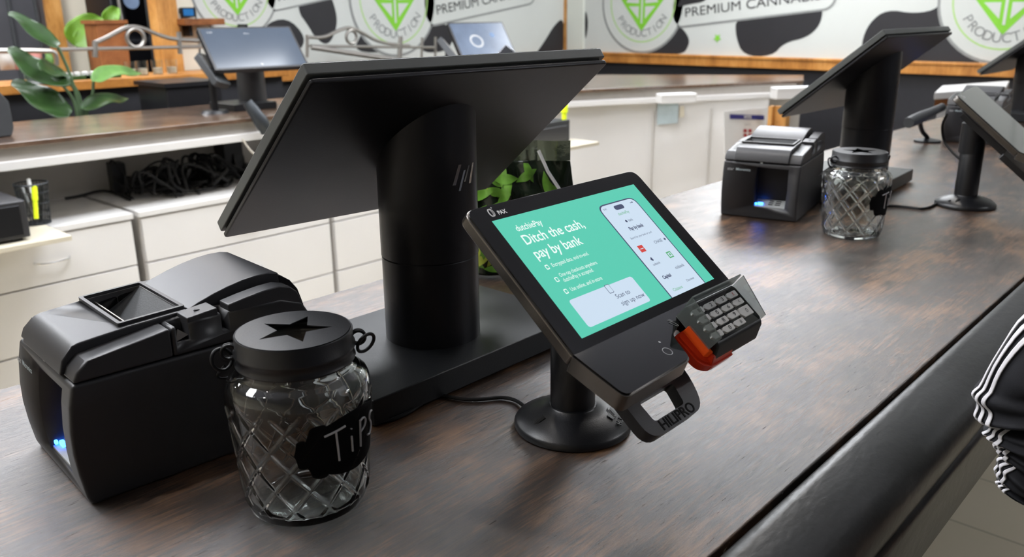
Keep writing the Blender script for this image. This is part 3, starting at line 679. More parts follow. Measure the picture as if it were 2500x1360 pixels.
    for r_ in range(4):
        for c_ in range(4):
            if r_ == 3 and c_ == 3: continue
            x, y = .0160+c_*.0205, -.0935-r_*.0088
            w, h = .0168, .0064
            if c_ == 3 and r_ == 2: w, h, y = .0185, .0105, y-.0022
            kp = roundpoly([(x-w/2-.0022, y), (x-w/2+.0015, y+h/2), (x+w/2, y+h/2), (x+w/2, y-h/2), (x-w/2+.0015, y-h/2)], .0012, 4)
            k = MB(); k.prism(kp, .0195, .0226, T=T); kk = k.build('key', 'key', t, bevel=.0006)
            l = MB(); s = leg[r_][c_]
            l.text(s, .0056 if s != '*' else .009, T @ TR(x+.0012, y-(.0012 if s == '*' else 0), .0228), 0, align='CENTER', width=.0036 if s in '0123456789XO' else None)
            l.build('legend', 'redink' if s == 'X' else 'ink', kk, recalc=False)
    # privacy shield: three clear smoked walls round the keys
    sh = MB()
    def wall(p0, p1, h0, h1, b0, lean, th=.0014):
        a_, b_ = Vector((*p0, b0)), Vector((*p1, b0)); d = (b_-a_).normalized(); q = Vector((-d.y, d.x, 0))*th; ln = Vector((lean[0], lean[1], 0))
        A1 = Vector((*p0, h0))+ln; B1 = Vector((*p1, h1))+ln
        sh.add([a_, b_, B1, A1, a_+q, b_+q, B1+q, A1+q], [(0, 1, 2, 3), (5, 4, 7, 6), (0, 4, 5, 1), (1, 5, 6, 2), (2, 6, 7, 3), (3, 7, 4, 0)], 0, T)
    wall((.0085, -.126), (.0085, -.084), .0290, .0325, .006, (-.001, 0)); wall((.0085, -.084), (.0960, -.084), .0325, .0325, .0195, (0, .001)); wall((.0962, -.0845), (.0962, -.126), .0335, .0240, .0150, (.0, 0))
    sh.build('privacy_shield', 'smoke', t)
    # red card slot lip curling under the keypad
    rd = MB()
    lip = roundpoly([(-.0065, -.0985), (.0125, -.0975), (.0125, -.1300), (.047, -.1325), (.047, -.1390), (.010, -.1395), (-.0035, -.1320)], [.005, .001, .004, .001, .002, .012, .010], 6)
    rd.prism(lip, -.0075, .0005, T=T)
    rd.prism(roundpoly([(-.0035, -.1000), (.0125, -.0990), (.0125, -.1290), (.046, -.1315), (.046, -.1365), (.012, -.1365), (-.0005, -.1300)], [.004, .001, .004, .001, .001, .010, .009], 6), .0005, .0022, T=T)
    rd.build('card_slot', 'red', t, bevel=.0012, seg=3)
    MB().prism([(.0060, -.0985), (.0104, -.0985), (.0104, -.1300), (.0060, -.1275)], .0, .0105, T=T).build('slot_wall', 'orange', t, bevel=.0008)
    MB().prism([(-.1335, .009), (-.1390, -.001), (-.1390, -.0070), (-.1300, -.0070), (-.1295, .009)], .0085, .045, T=T @ up_n).build('slot_skirt', 'red', t, bevel=.001)
    return t
T1 = make_terminal('nearest payment terminal with teal screen on a black pedestal, centre of the counter', (.6122, .4829, 0))
t2 = dup(T1, 'farther payment terminal with dark sleeping screen, side-on at the right edge of the frame', (1.9483, .487, 0), R(7))
for ch in list(t2.children):                 # its screen is asleep: nothing lit on it
    if ch.name.startswith('screen_picture'): bpy.data.objects.remove(ch)
# ================================================================ CABLES ON THE FRONT COUNTER
def cable(pts, r, label, m='cable', cat='cable', group=None, name='cable'):
    mb = MB(); P0 = Vector(pts[0]); mb.tube([Vector(p)-P0 for p in pts], r, 8, smooth=3)
    o = mb.build(name, m); o.location = P0; return tag(o, label, cat, group)
q = [onz(x, y, .003) for x, y in ((1275, 982), (1230, 968), (1180, 975), (1130, 975), (1080, 965), (1050, 968), (1010, 1000), (960, 1025), (900, 1035), (840, 1020))]
cable([Vector((.572, .497, .0135))]+[Vector((p.x, p.y, .0028)) for p in q], .0021, 'thin black cable curling from the nearest terminal base towards the tip jar')
q = [onz(x, y, .003) for x, y in ((2295, 492), (2260, 512), (2220, 506), (2180, 502), (2140, 505))]
cable([Vector((1.905, .505, .014))]+q, .0028, 'black cable from the farther terminal base along the monitor foot')
cable([ony(2312, 280, .54), ony(2299, 305, .56), ony(2303, 345, .56), ony(2325, 372, .53), ony(2350, 394, .50)], .0028, 'black cable hanging down behind the farther terminal to its post')
# ================================================================ SNACK BAG
t = thing('printed_bag', 'glossy green leaf-printed bag standing behind the nearest monitor post', 'bag', (.945, .865, 0), R(-52))
bg = MB(); Wb, Hb = .105, .185
def pouch(sgn):
    def f(a, b):
        x = (a-.5)*2; z = b; w = Wb*(1.03-.22*b); d = .028*(1-x*x)**.6*math.sin(min(1, (1.02-b)*1.6)*PI/2)*(1 if b > .04 else b/.04*.8+.2)
        wr = .0022*math.sin(19*x+7*b)+.0018*math.sin(31*b+5*x)
        return (x*w, sgn*d+wr*(1-x*x)-.10*(b-.5)*.15, .002+b*Hb)
    return f
bg.grid(pouch(-1), 40, 40); bg.grid(pouch(1), 40, 40)
F = pouch(-1)
lf = bg
for i in range(64):
    a, b = random.uniform(.06, .94), random.uniform(.05, .93)
    ang = random.uniform(0, 2*PI); ln = random.uniform(.03, .062)
    def leafp(s, q, a=a, b=b, ang=ang, ln=ln):
        s_ = s-.5; wv = .34*math.sin(PI*min(1, max(0, s)))*(q-.5); dx = (s_*math.cos(ang)-wv*math.sin(ang))*ln; dz = (s_*math.sin(ang)+wv*math.cos(ang))*ln
        aa = min(.985, max(.015, a+dx/(2*Wb))); bb = min(.985, max(.01, b+dz/Hb)); p = F(aa, bb); return (p[0], p[1]-.0012-.0008*(i % 3), p[2])
    lf.grid(leafp, 8, 3, 1 if i % 5 else 2)
bg.build('pouch', ['bagd', 'bagl', 'bagy'], t, recalc=False)
ov = MB()
def ovalp(R0, off):
    def g(s, q):
        th = 2*PI*s; aa = .52+R0*q*math.cos(th)*.62; bb = .44+R0*q*math.sin(th)*.36; p = F(aa, bb); return (p[0], p[1]-off, p[2])
    return g
ov.grid(ovalp(.56, .0038), 48, 4, 1); ov.grid(ovalp(.50, .0046), 48, 4, 0)
for st in ([(.56, .62), (.585, .50)], [(.66, .62), (.66, .51), (.68, .50)], [(.80, .61), (.74, .58), (.76, .51), (.8, .5)]):
    ov.tube([Vector(F(a, b))+Vector((0, -.0055, 0)) for a, b in st], .0016, 6, 2)
ov.build('oval_label', ['paper', 'bagy', 'ink'], t, recalc=False)
MB().grid(lambda a, b: Vector(pouch(-1)(a, 1))+Vector((0, .003*math.sin(a*20), b*.03)), 24, 3).build('top_seal', 'bagf', t, recalc=False)
MB().tube([Vector(F(.72, .98))+Vector((0, -.006, .02)), Vector(F(.80, .92))+Vector((0, -.006, 0)), Vector(F(.97, .62))+Vector((0, -.008, 0))], .0024, 8).build('foil_edge', 'white', t)
# ================================================================ HAND SCANNER beside the far printer
t = thing('barcode_scanner', 'dark grey handheld barcode scanner lying tilted by the farther terminal', 'scanner', (2.42, .80, 0), 0)
a_, b_ = onz(2218, 300, .075), onz(2300, 262, .10)
s = MB(); p = [a_.lerp(b_, k/6)-Vector(t.location) for k in range(7)]
s.tube(p, [.016, .018, .018, .016, .014, .013, .013], 12); s.build('scanner_handle', 'printer_in', t)
s = MB(); s.tube([p[2]+Vector((0, 0, -.01)), p[2]+Vector((.03, .0, -.045)), p[3]+Vector((.05, 0, -.075)), Vector((p[4].x, p[4].y, .0))], .007, 10, smooth=2); s.build('scanner_stand', 'black', t)
MB().lathe([(0, 0), (.04, 0), (.04, .006), (.01, .012), (.0, .012)], 32, T=TR(p[4].x, p[4].y, 0)).build('scanner_base', 'black', t)
# ================================================================ BACK COUNTER
YF = 3.16
t = thing('rear_counter', 'rear service counter with brown wooden top and white lower edge across the aisle', 'counter', (1.0, YF, 0))
def rel(p): return (p[0]-1.0, p[1]-YF)
e1, e2 = onz(1470, 216), onz(1962, 196); r1, r2 = onz(1480, 182), onz(1962, 183)
top = [(-2.5, YF), (3.05, YF), (e1.x, e1.y), (e2.x, e2.y), (r2.x, r2.y), (r1.x, r1.y), (r1.x-.55, 3.80), (-2.5, 3.80)]
MB().prism([rel(p) for p in top], -.018, 0).build('wood_top', 'backwood', t, bevel=.003)
def inset(k, drop=0): return [(-2.5, YF+k), (3.05, YF+k), (e1.x+k*.4, e1.y+k), (e2.x-.05, e2.y+k), (r2.x-.05, r2.y-.02), (r1.x, r1.y-.02), (r1.x-.55, 3.78), (-2.5, 3.78)]
MB().prism([rel(p) for p in inset(.02)], -.062, -.018).build('apron', 'apron', t)
MB().prism([rel(p) for p in inset(.0)], -.092, -.062).build('edge_board', 'lam', t, bevel=.002)
MB().prism([rel(p) for p in inset(.50)], -1, -.092).build('rear_panel', 'lam2', t)
# drawer cabinets below it
ctop = -.327
def cabinet(x0, x1, label, parent=None):
    t = thing('drawer_cabinet', label, 'drawer cabinet', (x0, YF, -1), 0, 'white drawer cabinets under the rear counter')
    w = x1-x0
    MB().box(0, w, .02, .48, .0, 1+ctop).build('carcass', 'lam2', t, bevel=.003)
    MB().box(-.005, w+.005, -.005, .49, 1+ctop, 1+ctop+.022).build('top_board', 'lam', t, bevel=.002)
    zs = [.03, .255, .49, 1+ctop-.006]
    for i in range(3):
        d = MB().box(.004, w-.004, .0, .02, zs[i]+.006, zs[i+1]-.0).build('drawer', 'lam', t, bevel=.0015)
        zc = (zs[i]+zs[i+1])/2
        MB().tube([(w/2-.06, 0, zc), (w/2-.05, -.02, zc-.002), (w/2, -.026, zc-.004), (w/2+.05, -.02, zc-.002), (w/2+.06, 0, zc)], .004, 8, smooth=2).build('handle', 'chrome', d)
    return t
xg0, xg1 = ony(326, 560, YF).x, ony(346, 560, YF).x
cabinet(xg0-.60, xg0, 'white drawer cabinet left of the narrow gap, beside the black cash box')
cabinet(xg1, ony(812, 560, YF).x-.01, 'white drawer cabinet right of the gap, below the tangled cables')
cabinet(ony(812, 560, YF).x+.01, 3.0, 'white drawer cabinet seen behind the monitor post')
cabinet(-.9, xg0-.62, 'white drawer cabinet at the far left end of the row')
# corner section under the angled top: plain white panels
t = thing('corner_cabinet', 'plain white panelled cabinet under the angled corner counter', 'cabinet', (3.05, YF, -1), 0)
pp = [(3.02, YF+.03), (e1.x+.02, e1.y+.06), (e2.x-.22, e2.y+.10), (e2.x-.22, e2.y+.14), (e1.x+.03, e1.y+.12), (3.02, YF+.08)]
MB().prism([(a-3.05, b-YF) for a, b in pp], 0, .908).build('panel', 'lam', t, bevel=.002)
wp = MB()
for f in (.33, .66):
    x, y = e1.x+(e2.x-.22-e1.x)*f, e1.y+.06+(e2.y+.04-e1.y)*f; wp.box(x-3.05-.004, x-3.05+.004, y-YF-.006, y-YF, .02, .86)
wp.build('panel_joint', 'lam2', t)
# cream pull-out shelves
def shelf(label, x0, x1, y0, y1, z, loc=None):
    t = thing('pull_out_shelf', label, 'shelf', (x0, y0, z), 0, 'cream pull-out shelves')
    MB().box(0, x1-x0, 0, y1-y0, -.016, 0).build('shelf_board', 'cream', t, bevel=.0015)
    return t
zsh = -.286
sL = onz(175, 575, zsh)
shelf('cream pull-out shelf at left holding the black box and pen cup', sL.x-.75, sL.x, sL.y, YF+.14, zsh)
s2 = onz(1455, 345, -.2); s3 = onz(1310, 372, -.2)
shelf('cream pull-out shelf under the corner counter holding a small black box', s3.x-.1, s2.x, s2.y-.02, s2.y+.35, -.2)
# black cash box on the left shelf
bx = onz(78, 585, zsh); t = thing('cash_box', 'dark grey box with a slot on the left pull-out shelf, cut by the frame edge', 'cash box', (bx.x, bx.y, zsh), 0)
MB().box(-.42, 0, .0, .24, .01, .13).build('box_body', 'printer', t, bevel=.004); MB().box(-.30, -.02, -.006, 0, .02, .118).build('box_drawer', 'black', t, bevel=.003)
MB().box(-.16, -.10, -.009, -.005, .062, .07).build('slot', 'groove', t); MB().box(-.40, -.37, .02, .05, 0, .01).box(-.05, -.02, .02, .05, 0, .01).build('foot', 'black', t)
bx2 = onz(1395, 345, -.2); t = thing('cash_box', 'small dark box on the cream shelf under the corner counter', 'cash box', (bx2.x, bx2.y+.01, -.2), 0)
MB().box(-.34, 0, .0, .22, .0, .105).build('box_body', 'printer_in', t, bevel=.004); MB().box(-.30, -.03, -.006, 0, .015, .08).build('box_drawer', 'printer', t, bevel=.003)
# pen cups with highlighters
def pencup(label, loc, s=1.0):
    t = thing('pen_cup', label, 'pen cup', loc, 0, 'dark mesh pen cups'); n = 20
    c = MB()
    for i in range(28):
        a = 2*PI*i/28; b = a+2*PI/28
        for d in (1, -1):
            c.tube([(.034*s*math.cos(a), .034*s*math.sin(a), .004), (.042*s*math.cos(a+d*.5), .042*s*math.sin(a+d*.5), .112*s)], .0009, 4)
    for z, r in ((.003, .034), (.03, .036), (.06, .0385), (.09, .0405)): c.torus(r*s, .001, TR(0, 0, z*s), n=28, k=5)
    c.torus(.0425*s, .0028, TR(0, 0, .113*s), n=32, k=8); c.build('mesh_cup', 'mesh', t)
    MB().lathe([(0, 0), (.036*s, 0), (.036*s, .004), (0, .004)], 28).build('cup_floor', 'mesh', t); return t
pc = onz(92, 545, zsh); pencup('dark mesh pen cup on the left shelf beside the dark box', (pc.x, pc.y, zsh), 1.25)
def pen(label, base, d, ln, r, m, cap='white', nm='pen', cat='pen'):
    t = thing(nm, label, cat, base); d = Vector(d).normalized()
    MB().tube([(0, 0, 0), d*ln*.55], r, 10).build('barrel', m, t); MB().tube([d*ln*.55, d*ln*.97, d*ln], [r*1.25, r*1.25, r*1.1], 10).build('cap', cap, t); return t
pen('neon yellow highlighter hanging at the front of the left pen cup', (pc.x-.018, pc.y-.052, zsh+.028), (.12, .05, 1), .115, .0075, 'yellow', 'yellow', 'highlighter', 'highlighter')
pen('grey pen leaning to the left in the pen cup', (pc.x-.0, pc.y+.0, zsh+.006), (-.24, -.02, 1), .135, .0048, 'steel', 'grey_ink')
pen('pale pen standing at the middle of the pen cup', (pc.x+.006, pc.y+.006, zsh+.006), (-.04, .05, 1), .15, .005, 'steel', 'white')
pen('dark marker leaning to the right in the pen cup', (pc.x+.01, pc.y-.004, zsh+.006), (.16, -.04, 1), .125, .006, 'black', 'black', 'marker', 'marker')
hp_ = onz(1393, 300, -.1); t = thing('highlighter', 'neon yellow highlighter standing on the small dark box', 'highlighter', (bx2.x-.02, bx2.y+.03, -.095))
MB().lathe([(0, 0), (.012, 0), (.012, .03), (.018, .034), (.018, .07), (.014, .08), (0, .08)], 16).build('barrel', 'yellow', t)
# power bricks and cable tangle in the cubby
zc_ = ctop+.022
for i, (px, py, w, h, lab) in enumerate([(285, 470, .09, .13, 'black power brick at the left end of the cable tangle'), (340, 462, .16, .05, 'flat black network box in the cable tangle'), (400, 455, .12, .07, 'black power adapter in the middle of the cable tangle'), (470, 440, .14, .06, 'black power adapter right of the middle of the tangle'), (545, 425, .16, .17, 'tall black box at the dark right end of the cubby')]):
    p = onz(px, py, zc_); t = thing('power_adapter', lab, 'power adapter', (p.x, min(YF+.40, max(p.y, YF+.12)), zc_), R(random.uniform(-9, 9)))
    w *= .62; MB().box(-w/2, w/2, -.03, .05, .0, h).build('casing', 'black', t, bevel=.005); MB().tube([(w/2, 0, h/2), (w/2+.02, .0, h/2), (w/2+.025, .02, .008)], .005, 8, smooth=1).build('lead', 'cable', t)
random.seed(11)
tg = MB(); tx0 = onz(262, 470, zc_).x; tx1 = onz(610, 440, zc_).x
for i in range(26):
    x = tx0+(tx1-tx0)*(i+.5)/26; pts = [(min(tx1, max(tx0, x+random.uniform(-.15, .15)))-tx0, random.uniform(.10, .42), random.uniform(.006, .19 if k % 2 else .03)) for k in range(7)]
    tg.tube(pts, random.choice((.004, .0055, .007)), 7, smooth=3)
o = tg.build('cable_tangle', 'cable'); o.location = (tx0, YF, zc_); tag(o, 'tangle of looped black cables in the cubby under the rear counter', 'cables', kind='stuff')
cable([Vector((q_.x, min(q_.y, 3.60), q_.z+.008)) for q_ in (onz(140, 482, zc_), onz(190, 480, zc_), onz(240, 466, zc_+.012), onz(280, 474, zc_), onz(318, 492, zc_))], .006, 'single black cable running left out of the tangle')
cable([onz(322, 445, zc_+.05), onz(326, 460, zc_+.03), onz(334, 470, zc_)], .007, 'short pale cable end beside the black network box', 'wcable')
cable([onz(425, 435, zc_+.03), onz(440, 437, zc_+.03), onz(450, 452, zc_+.01), onz(452, 462, zc_)], .008, 'cream cable arching over the cabinet edge', 'wcable')
# ================================================================ THINGS ON THE REAR COUNTER
# customer-facing staff screen on its stand
def staff_monitor(name, label, TLp, TRp, BRp, BLp, y0, dep, scr, base, group=None):
    pass
def tilted_screen(label, cx, cy, cz, w, h, yaw, tilt, scr, baseloc, name='staff_monitor', wide=.13, badge=True):
    t = thing(name, label, 'monitor', baseloc, 0)
    o = Vector((cx, cy, cz))-Vector(baseloc)
    T = Matrix.Translation(o) @ Matrix.Rotation(yaw, 4, 'Z') @ Matrix.Rotation(R(90)-tilt, 4, 'X')
    MB().prism(rrect(w, h, .008), -.024, 0, T=T).build('screen_housing', 'black', t, bevel=.002)
    s = MB(); s.prism(rrect(w-.02, h-.02, .003), .0006, .0006, 0, T, flat=True)
    if badge:
        s.text('12:00', .012, T @ TR(-w/2+.03, h/2-.03, .001), 1); s.text('Menu', .011, T @ TR(-.02, h/2-.04, .001), 1); s.prism(disc((0, -h/2+.022), .006, 16), .001, .001, 1, T, flat=True)
    else:
        ring(s, (-w*.12, 0), .03, .042, 1, 1, T); s.prism(disc((w*.2, h*.15), .016, 16), .001, .001, 2, T, flat=True)
    s.build('screen_picture', [scr, 'grey_ink', 'scrb'], t, recalc=False)
    MB().box(-wide, wide*.6, -.10, .12, 0, .03).build('base_plate', 'black', t, bevel=.003)
    MB().lathe([(.062, .02), (.060, .26)], 40, T=TR(.03, .02, 0)).build('post', 'printer', t, ang=30); return t
# fit: corners at y about 3.35-3.6
tl, trr, brr, bll = ony(495, 66, 3.44), ony(700, 68, 3.40), ony(765, 162, 3.30), ony(545, 166, 3.34)
cc = (tl+trr+brr+bll)/4
tilted_screen('staff monitor with grey-blue screen facing the aisle on the rear counter', cc.x, cc.y+.03, cc.z, .425, .235, R(-8), R(44), 'scr4', (2.06, 3.50, 0))
tilted_screen('farthest staff monitor with pale blue screen on the corner counter', *ony(1180, 100, 3.35), .36, .25, R(-12), R(38), 'scr5', (ony(1180, 100, 3.35).x, 3.45, 0), badge=False)
# card readers beside them
def reader(label, p, lean, s=1.0, loc=None):
    t = thing('card_reader', label, 'card reader', (p[0], p[1], 0), 0, 'dark card readers on the rear counters')
    T = TR(0, 0, p[2], rz=R(20)) @ Matrix.Rotation(R(lean), 4, 'Y') @ Matrix.Rotation(R(-25), 4, 'X')
    MB().prism(rrect(.085*s, .17*s, .012), -.02, .012, T=T @ Matrix.Rotation(R(70), 4, 'X')).build('reader_body', 'printer_in', t, bevel=.004)
    MB().prism(rrect(.065*s, .07*s, .004), .012, .0135, T=T @ Matrix.Rotation(R(70), 4, 'X') @ TR(0, .035*s, 0)).build('reader_screen', 'steel', t)
    MB().tube([(0, .02, 0), (0, .02, p[2])], .014, 12).build('reader_post', 'black', t); MB().lathe([(0, 0), (.06, 0), (.05, .012), (0, .014)], 32, T=TR(0, .02, 0)).build('reader_foot', 'black', t); return t
p = ony(520, 172, 3.42); reader('dark card reader on a stand left of the grey-blue staff monitor', p, 14)
p = ony(1100, 128, 3.20); reader('dark card reader left of the pale blue corner monitor', p, 30, 1.0)
# tablet back peeking above the foreground monitor
p = ony(1248, 128, 3.1); t = thing('tablet', 'silver-edged dark tablet on the corner counter, top corner showing above the near monitor', 'tablet', (p.x, p.y, 0))
T = TR(0, 0, .14, rz=R(-20)) @ Matrix.Rotation(R(50), 4, 'X') @ Matrix.Rotation(R(40), 4, 'Z')
MB().prism(rrect(.19, .19, .01), -.012, -.002, T=T).build('tablet_case', 'chrome', t, bevel=.002); MB().prism(rrect(.18, .18, .008), -.002, .0, T=T).build('tablet_glass', 'blackgl', t)
MB().tube([(0, .01, 0), (0, .01, .13)], .016, 12).build('tablet_post', 'black', t); MB().lathe([(0, 0), (.06, 0), (.05, .012), (0, .014)], 32, T=TR(0, .01, 0)).build('tablet_foot', 'black', t)
# grey handset and cords hanging from the rear counter beside the monitor
t = thing('handheld_scanner', 'grey handheld scanner hanging on cords beside the rear monitor post', 'scanner', onz(612, 262, .02), 0)
B0 = Vector(t.location); pts = [ony(604, 250, 3.14)-B0, ony(622, 275, 3.12)-B0, ony(638, 298, 3.11)-B0, ony(650, 322, 3.11)-B0]
MB().tube(pts, [.022, .026, .03, .024], 12, smooth=1).build('scanner_body', 'mesh', t); MB().tube([pts[-1], pts[-1]+Vector((-.01, -.0, -.05)), pts[-1]+Vector((-.06, .0, -.10)), pts[-1]+Vector((-.10, .02, -.02))], .004, 8, smooth=2).build('cord', 'wcable', t)
# dark printer at the left end and low dark box behind the plant
pz = onz(30, 333); t = thing('receipt_printer', 'rounded grey printer at the left end of the rear counter, cut by the frame', 'receipt printer', (pz.x, pz.y, 0))
MB().prism([(-.3, 0), (.0, 0), (.012, .03), (.01, .12), (-.02, .165), (-.07, .175), (-.3, .175)], -.2, 0, T=XZ).build('body', 'printer_in', t, bevel=.006); MB().prism([(-.25, .17), (-.08, .176), (-.09, .185), (-.25, .185)], -.16, -.04, T=XZ).build('roll_cover', 'printer', t)
p0, p1 = ony(405, 215, 3.9), ony(545, 250, 3.9); t = thing('low_bin', 'low charcoal box behind the rear counter beside the staff monitor', 'box', (p0.x, 3.9, -1))
MB().box(0, p1.x-p0.x, 0, .3, .0, p0.z+1).build('box_shell', 'monitor', t, bevel=.01); MB().box(-.01, p1.x-p0.x+.01, -.01, .31, p0.z+1, p0.z+1.02).build('box_lid', 'monitor', t)
# papers, note, sign and oak post under the corner counter
def sheet(name, label, cat, corners, m, extra=None):
    o = corners[0]; t = thing(name, label, cat, tuple(o))
    a, b, c_, d = [Vector(q)-Vector(o) for q in corners]
    n = (b-a).cross(d-a).normalized()*.002
    MB().add([a, b, c_, d, a+n, b+n, c_+n, d+n], [(0, 1, 2, 3), (7, 6, 5, 4), (0, 4, 5, 1), (1, 5, 6, 2), (2, 6, 7, 3), (3, 7, 4, 0)]).build('sheet', m, t)
    return t, a, b, c_, d, n
YS = 2.50
def cp(px, py):      # on the angled corner panel
    p0, p1 = Vector((e1.x+.02, e1.y+.06)), Vector((e2.x-.22, e2.y+.10)); r = ray(px, py); d = p1-p0; nx, ny = -d.y, d.x
    tt = (nx*p0.x+ny*p0.y)/(nx*r[0]+ny*r[1]); q = Vector((r[0]*tt, r[1]*tt, CAMH+r[2]*tt)); dn = Vector((nx, ny, 0)).normalized()*-1
    if dn.y > 0: dn = -dn
    return q+dn*.012
sheet('paper_note', 'pale blue note stuck on the white corner cabinet', 'note', [cp(1602, 304), cp(1652, 300), cp(1654, 250), cp(1603, 253)], 'bluepaper')
sheet('paper_strip', 'small cream strip beside the pale blue note', 'note', [cp(1657, 286), cp(1668, 285), cp(1668, 258), cp(1657, 260)], 'cream')
def notice_pt(px, py): return ony(px, py, 2.2)
tt_, a, b, c_, d, n = sheet('notice_sheet', 'white notice with navy header and red symbol behind the mid-counter printer', 'sign', [notice_pt(1768, 376), notice_pt(1876, 372), notice_pt(1880, 262), notice_pt(1766, 272)], 'paper')
ex = MB(); ux_ = (b-a).normalized(); uy_ = (d-a).normalized(); w_ = (b-a).length; h_ = (d-a).length; nz_ = ux_.cross(uy_); TN = basis(a-nz_*-.004 if nz_.y < 0 else a+nz_*-.004, ux_, uy_, nz_)
if nz_.y > 0: TN = basis(a-nz_*.004, ux_, uy_, nz_)
ex.box(w_*.12, w_*.88, h_*.83, h_*.94, 0, .001, 0, TN); ex.text('NOTICE', h_*.1, TN @ TR(w_*.5, h_*.885, .0015), 2, align='CENTER', bold=.001); ex.text('KEEP OUT OF', h_*.05, TN @ TR(w_*.5, h_*.70, .0015), 3, align='CENTER')
for dx, dy in ((-1, -1), (1, -1), (-1, 1), (1, 1)): ex.box(w_*(.5+.055*dx)-w_*.035, w_*(.5+.055*dx)+w_*.035, h_*(.5+.055*dy)-h_*.035, h_*(.5+.055*dy)+h_*.035, 0, .001, 1, TN)
ex.v = [tuple(v) for v in ex.v]; ex.build('notice_print', ['navy', 'redink', 'white', 'grey_ink'], tt_, recalc=False)
MB().box(.0, w_, .004, .014, -.9-a.z+0, -.0).build('backing_panel', 'lam', tt_) if False else None
q0, q1 = onx(1878, 300, 4.35), onx(1912, 300, 4.35)
struct(MB().box(4.35, 4.40, q0.y-.012, q0.y+.012, -1, -.095).box(4.35, 4.40, q1.y-.012, q1.y+.012, -1, -.095).box(4.38, 4.40, q1.y, q0.y, -1, -.095), 'trim_5', 'oakv')
# white blocks under the corner counter edge
for (x0_, y0_, x1_, y1_, lab) in ((1540, 215, 1625, 240, 'white folded box tucked under the corner counter edge'), (1815, 196, 1965, 228, 'long white box end at the far tip of the corner counter')):
    p0, p1 = cp(x0_, y1_), cp(x1_, y0_); t = thing('white_box', lab, 'box', (p0.x, p0.y-.17, min(-.08, p0.z)))
    w_ = math.hypot(p1.x-p0.x, p1.y-p0.y); an = math.atan2(p1.y-p0.y, p1.x-p0.x); t.rotation_euler = (0, 0, an)
    MB().box(0, w_, -.05, .02, 0, abs(p1.z-p0.z)*.95).build('box_shell', 'lam', t, bevel=.003); MB().box(0, w_, -.052, .022, abs(p1.z-p0.z)*.8, abs(p1.z-p0.z)).build('box_lid', 'paper', t, bevel=.002)
# white-topped counter end far right
t = thing('side_counter', 'distant white-topped counter end with wooden edge behind the far printer', 'counter', (4.3, .2, -1))
a_, b_ = onz(2282, 226, .0), onz(2455, 214, .0)
MB().prism([(a_.x-4.3, a_.y-.2), (b_.x-4.3, b_.y-.2), (b_.x-4.3+.5, b_.y-.2+.1), (a_.x-4.3+.45, a_.y-.2+.1)], .965, 1.0).build('white_top', 'lam', t, bevel=.003)
MB().prism([(a_.x-4.3+.02, a_.y-.2), (b_.x-4.3, b_.y-.2+.02), (b_.x-4.3+.45, b_.y-.2+.08), (a_.x-4.3+.4, a_.y-.2+.08)], .93, .965).build('wood_edge', 'redwood', t)
MB().prism([(a_.x-4.3+.08, a_.y-.2), (b_.x-4.3+.02, b_.y-.2+.03), (b_.x-4.3+.4, b_.y-.2+.06), (a_.x-4.3+.35, a_.y-.2+.06)], 0, .93).build('counter_base', 'lam', t)
# ================================================================ LEDGE, RAILS AND BACKGROUND AT LEFT
ZL = .10
lf0, lf1 = onz(-200, 215, ZL), onz(548, 165, ZL)
t = thing('oak_ledge', 'honey oak ledge on a black half wall behind the plant', 'ledge', (lf0.x, 4.45, -1))
MB().box(0, 2.9-lf0.x, 0, .33, 1+ZL-.045, 1+ZL).build('ledge_top', 'oak', t, bevel=.004); MB().box(.0, 2.88-lf0.x, .05, .31, 0, 1+ZL-.045).build('half_wall', 'wallb', t)
def gpipe(mb, pts, r=.011, sm=0): mb.tube(pts, r, 10, smooth=sm)
def railing(label, px0, px1, ring_px, y, pts, posts, low, rr=.045):
    t = thing('metal_railing', label, 'railing', tuple(ony(px0, 150, y)), 0, 'brushed metal railings with a ring ornament'); B = Vector(t.location)
    def f(px, py):
        q = ony(px, py, y); q.z = max(q.z, -1); return q-B
    r1_ = MB(); gpipe(r1_, [f(*p) for p in pts], sm=2); r1_.build('arched_bar', 'steel', t)
    r2_ = MB(); gpipe(r2_, [f(*p) for p in low], .009); r2_.build('lower_bar', 'steel', t)
    for p in posts:
        m_ = MB(); gpipe(m_, [f(p[0], p[1]), f(p[0]+p[4], p[2])], p[3]); m_.build('post', 'steel', t)
    if ring_px: MB().torus(rr, .010, Matrix.Translation(f(*ring_px)) @ Matrix.Rotation(PI/2, 4, 'X'), n=36).build('ring_ornament', 'steel', t)
    return t
railing('brushed metal railing with arched top and ring on the oak ledge at left', 225, 600, (331, 93), 4.50, [(232, 105), (262, 92), (300, 70), (325, 64), (352, 70), (385, 85), (430, 98), (560, 100)], [(436, 78, 132, .012, 4), (232, 100, 140, .014, 0)], [(140, 121), (300, 118), (600, 112)])
railing('brushed metal railing with small ring in front of the back mural', 740, 1060, (858, 90), 4.55, [(748, 90), (790, 93), (830, 72), (856, 66), (885, 80), (925, 104), (1000, 112)], [(978, 90, 1200, .016, 14), (1031, 92, 1200, .010, 12), (1063, 90, 140, .009, 0), (750, 85, 140, .010, 0)], [(750, 112), (1060, 116)], rr=.04)
t = thing('handrail', 'long flat metal handrail sloping down in front of the back mural', 'handrail', tuple(ony(780, 120, 4.2)))
B = Vector(t.location); MB().tube([ony(760, 115, 4.2)-B, ony(980, 148, 4.0)-B, ony(1060, 160, 3.9)-B], .016, 10).build('rail', 'steel', t)
MB().tube([ony(978, 148, 4.0)-B, Vector((ony(978, 148, 4.0).x, 4.0, -1))-B], .014, 10).build('post', 'steel', t)
t = thing('white_rail_bench', 'pale metal framed tray at the left end of the ledge', 'tray', tuple(onz(0, 168, ZL)))
B = Vector(t.location); g = lambda x, y: ony(x, y, 4.47)-B
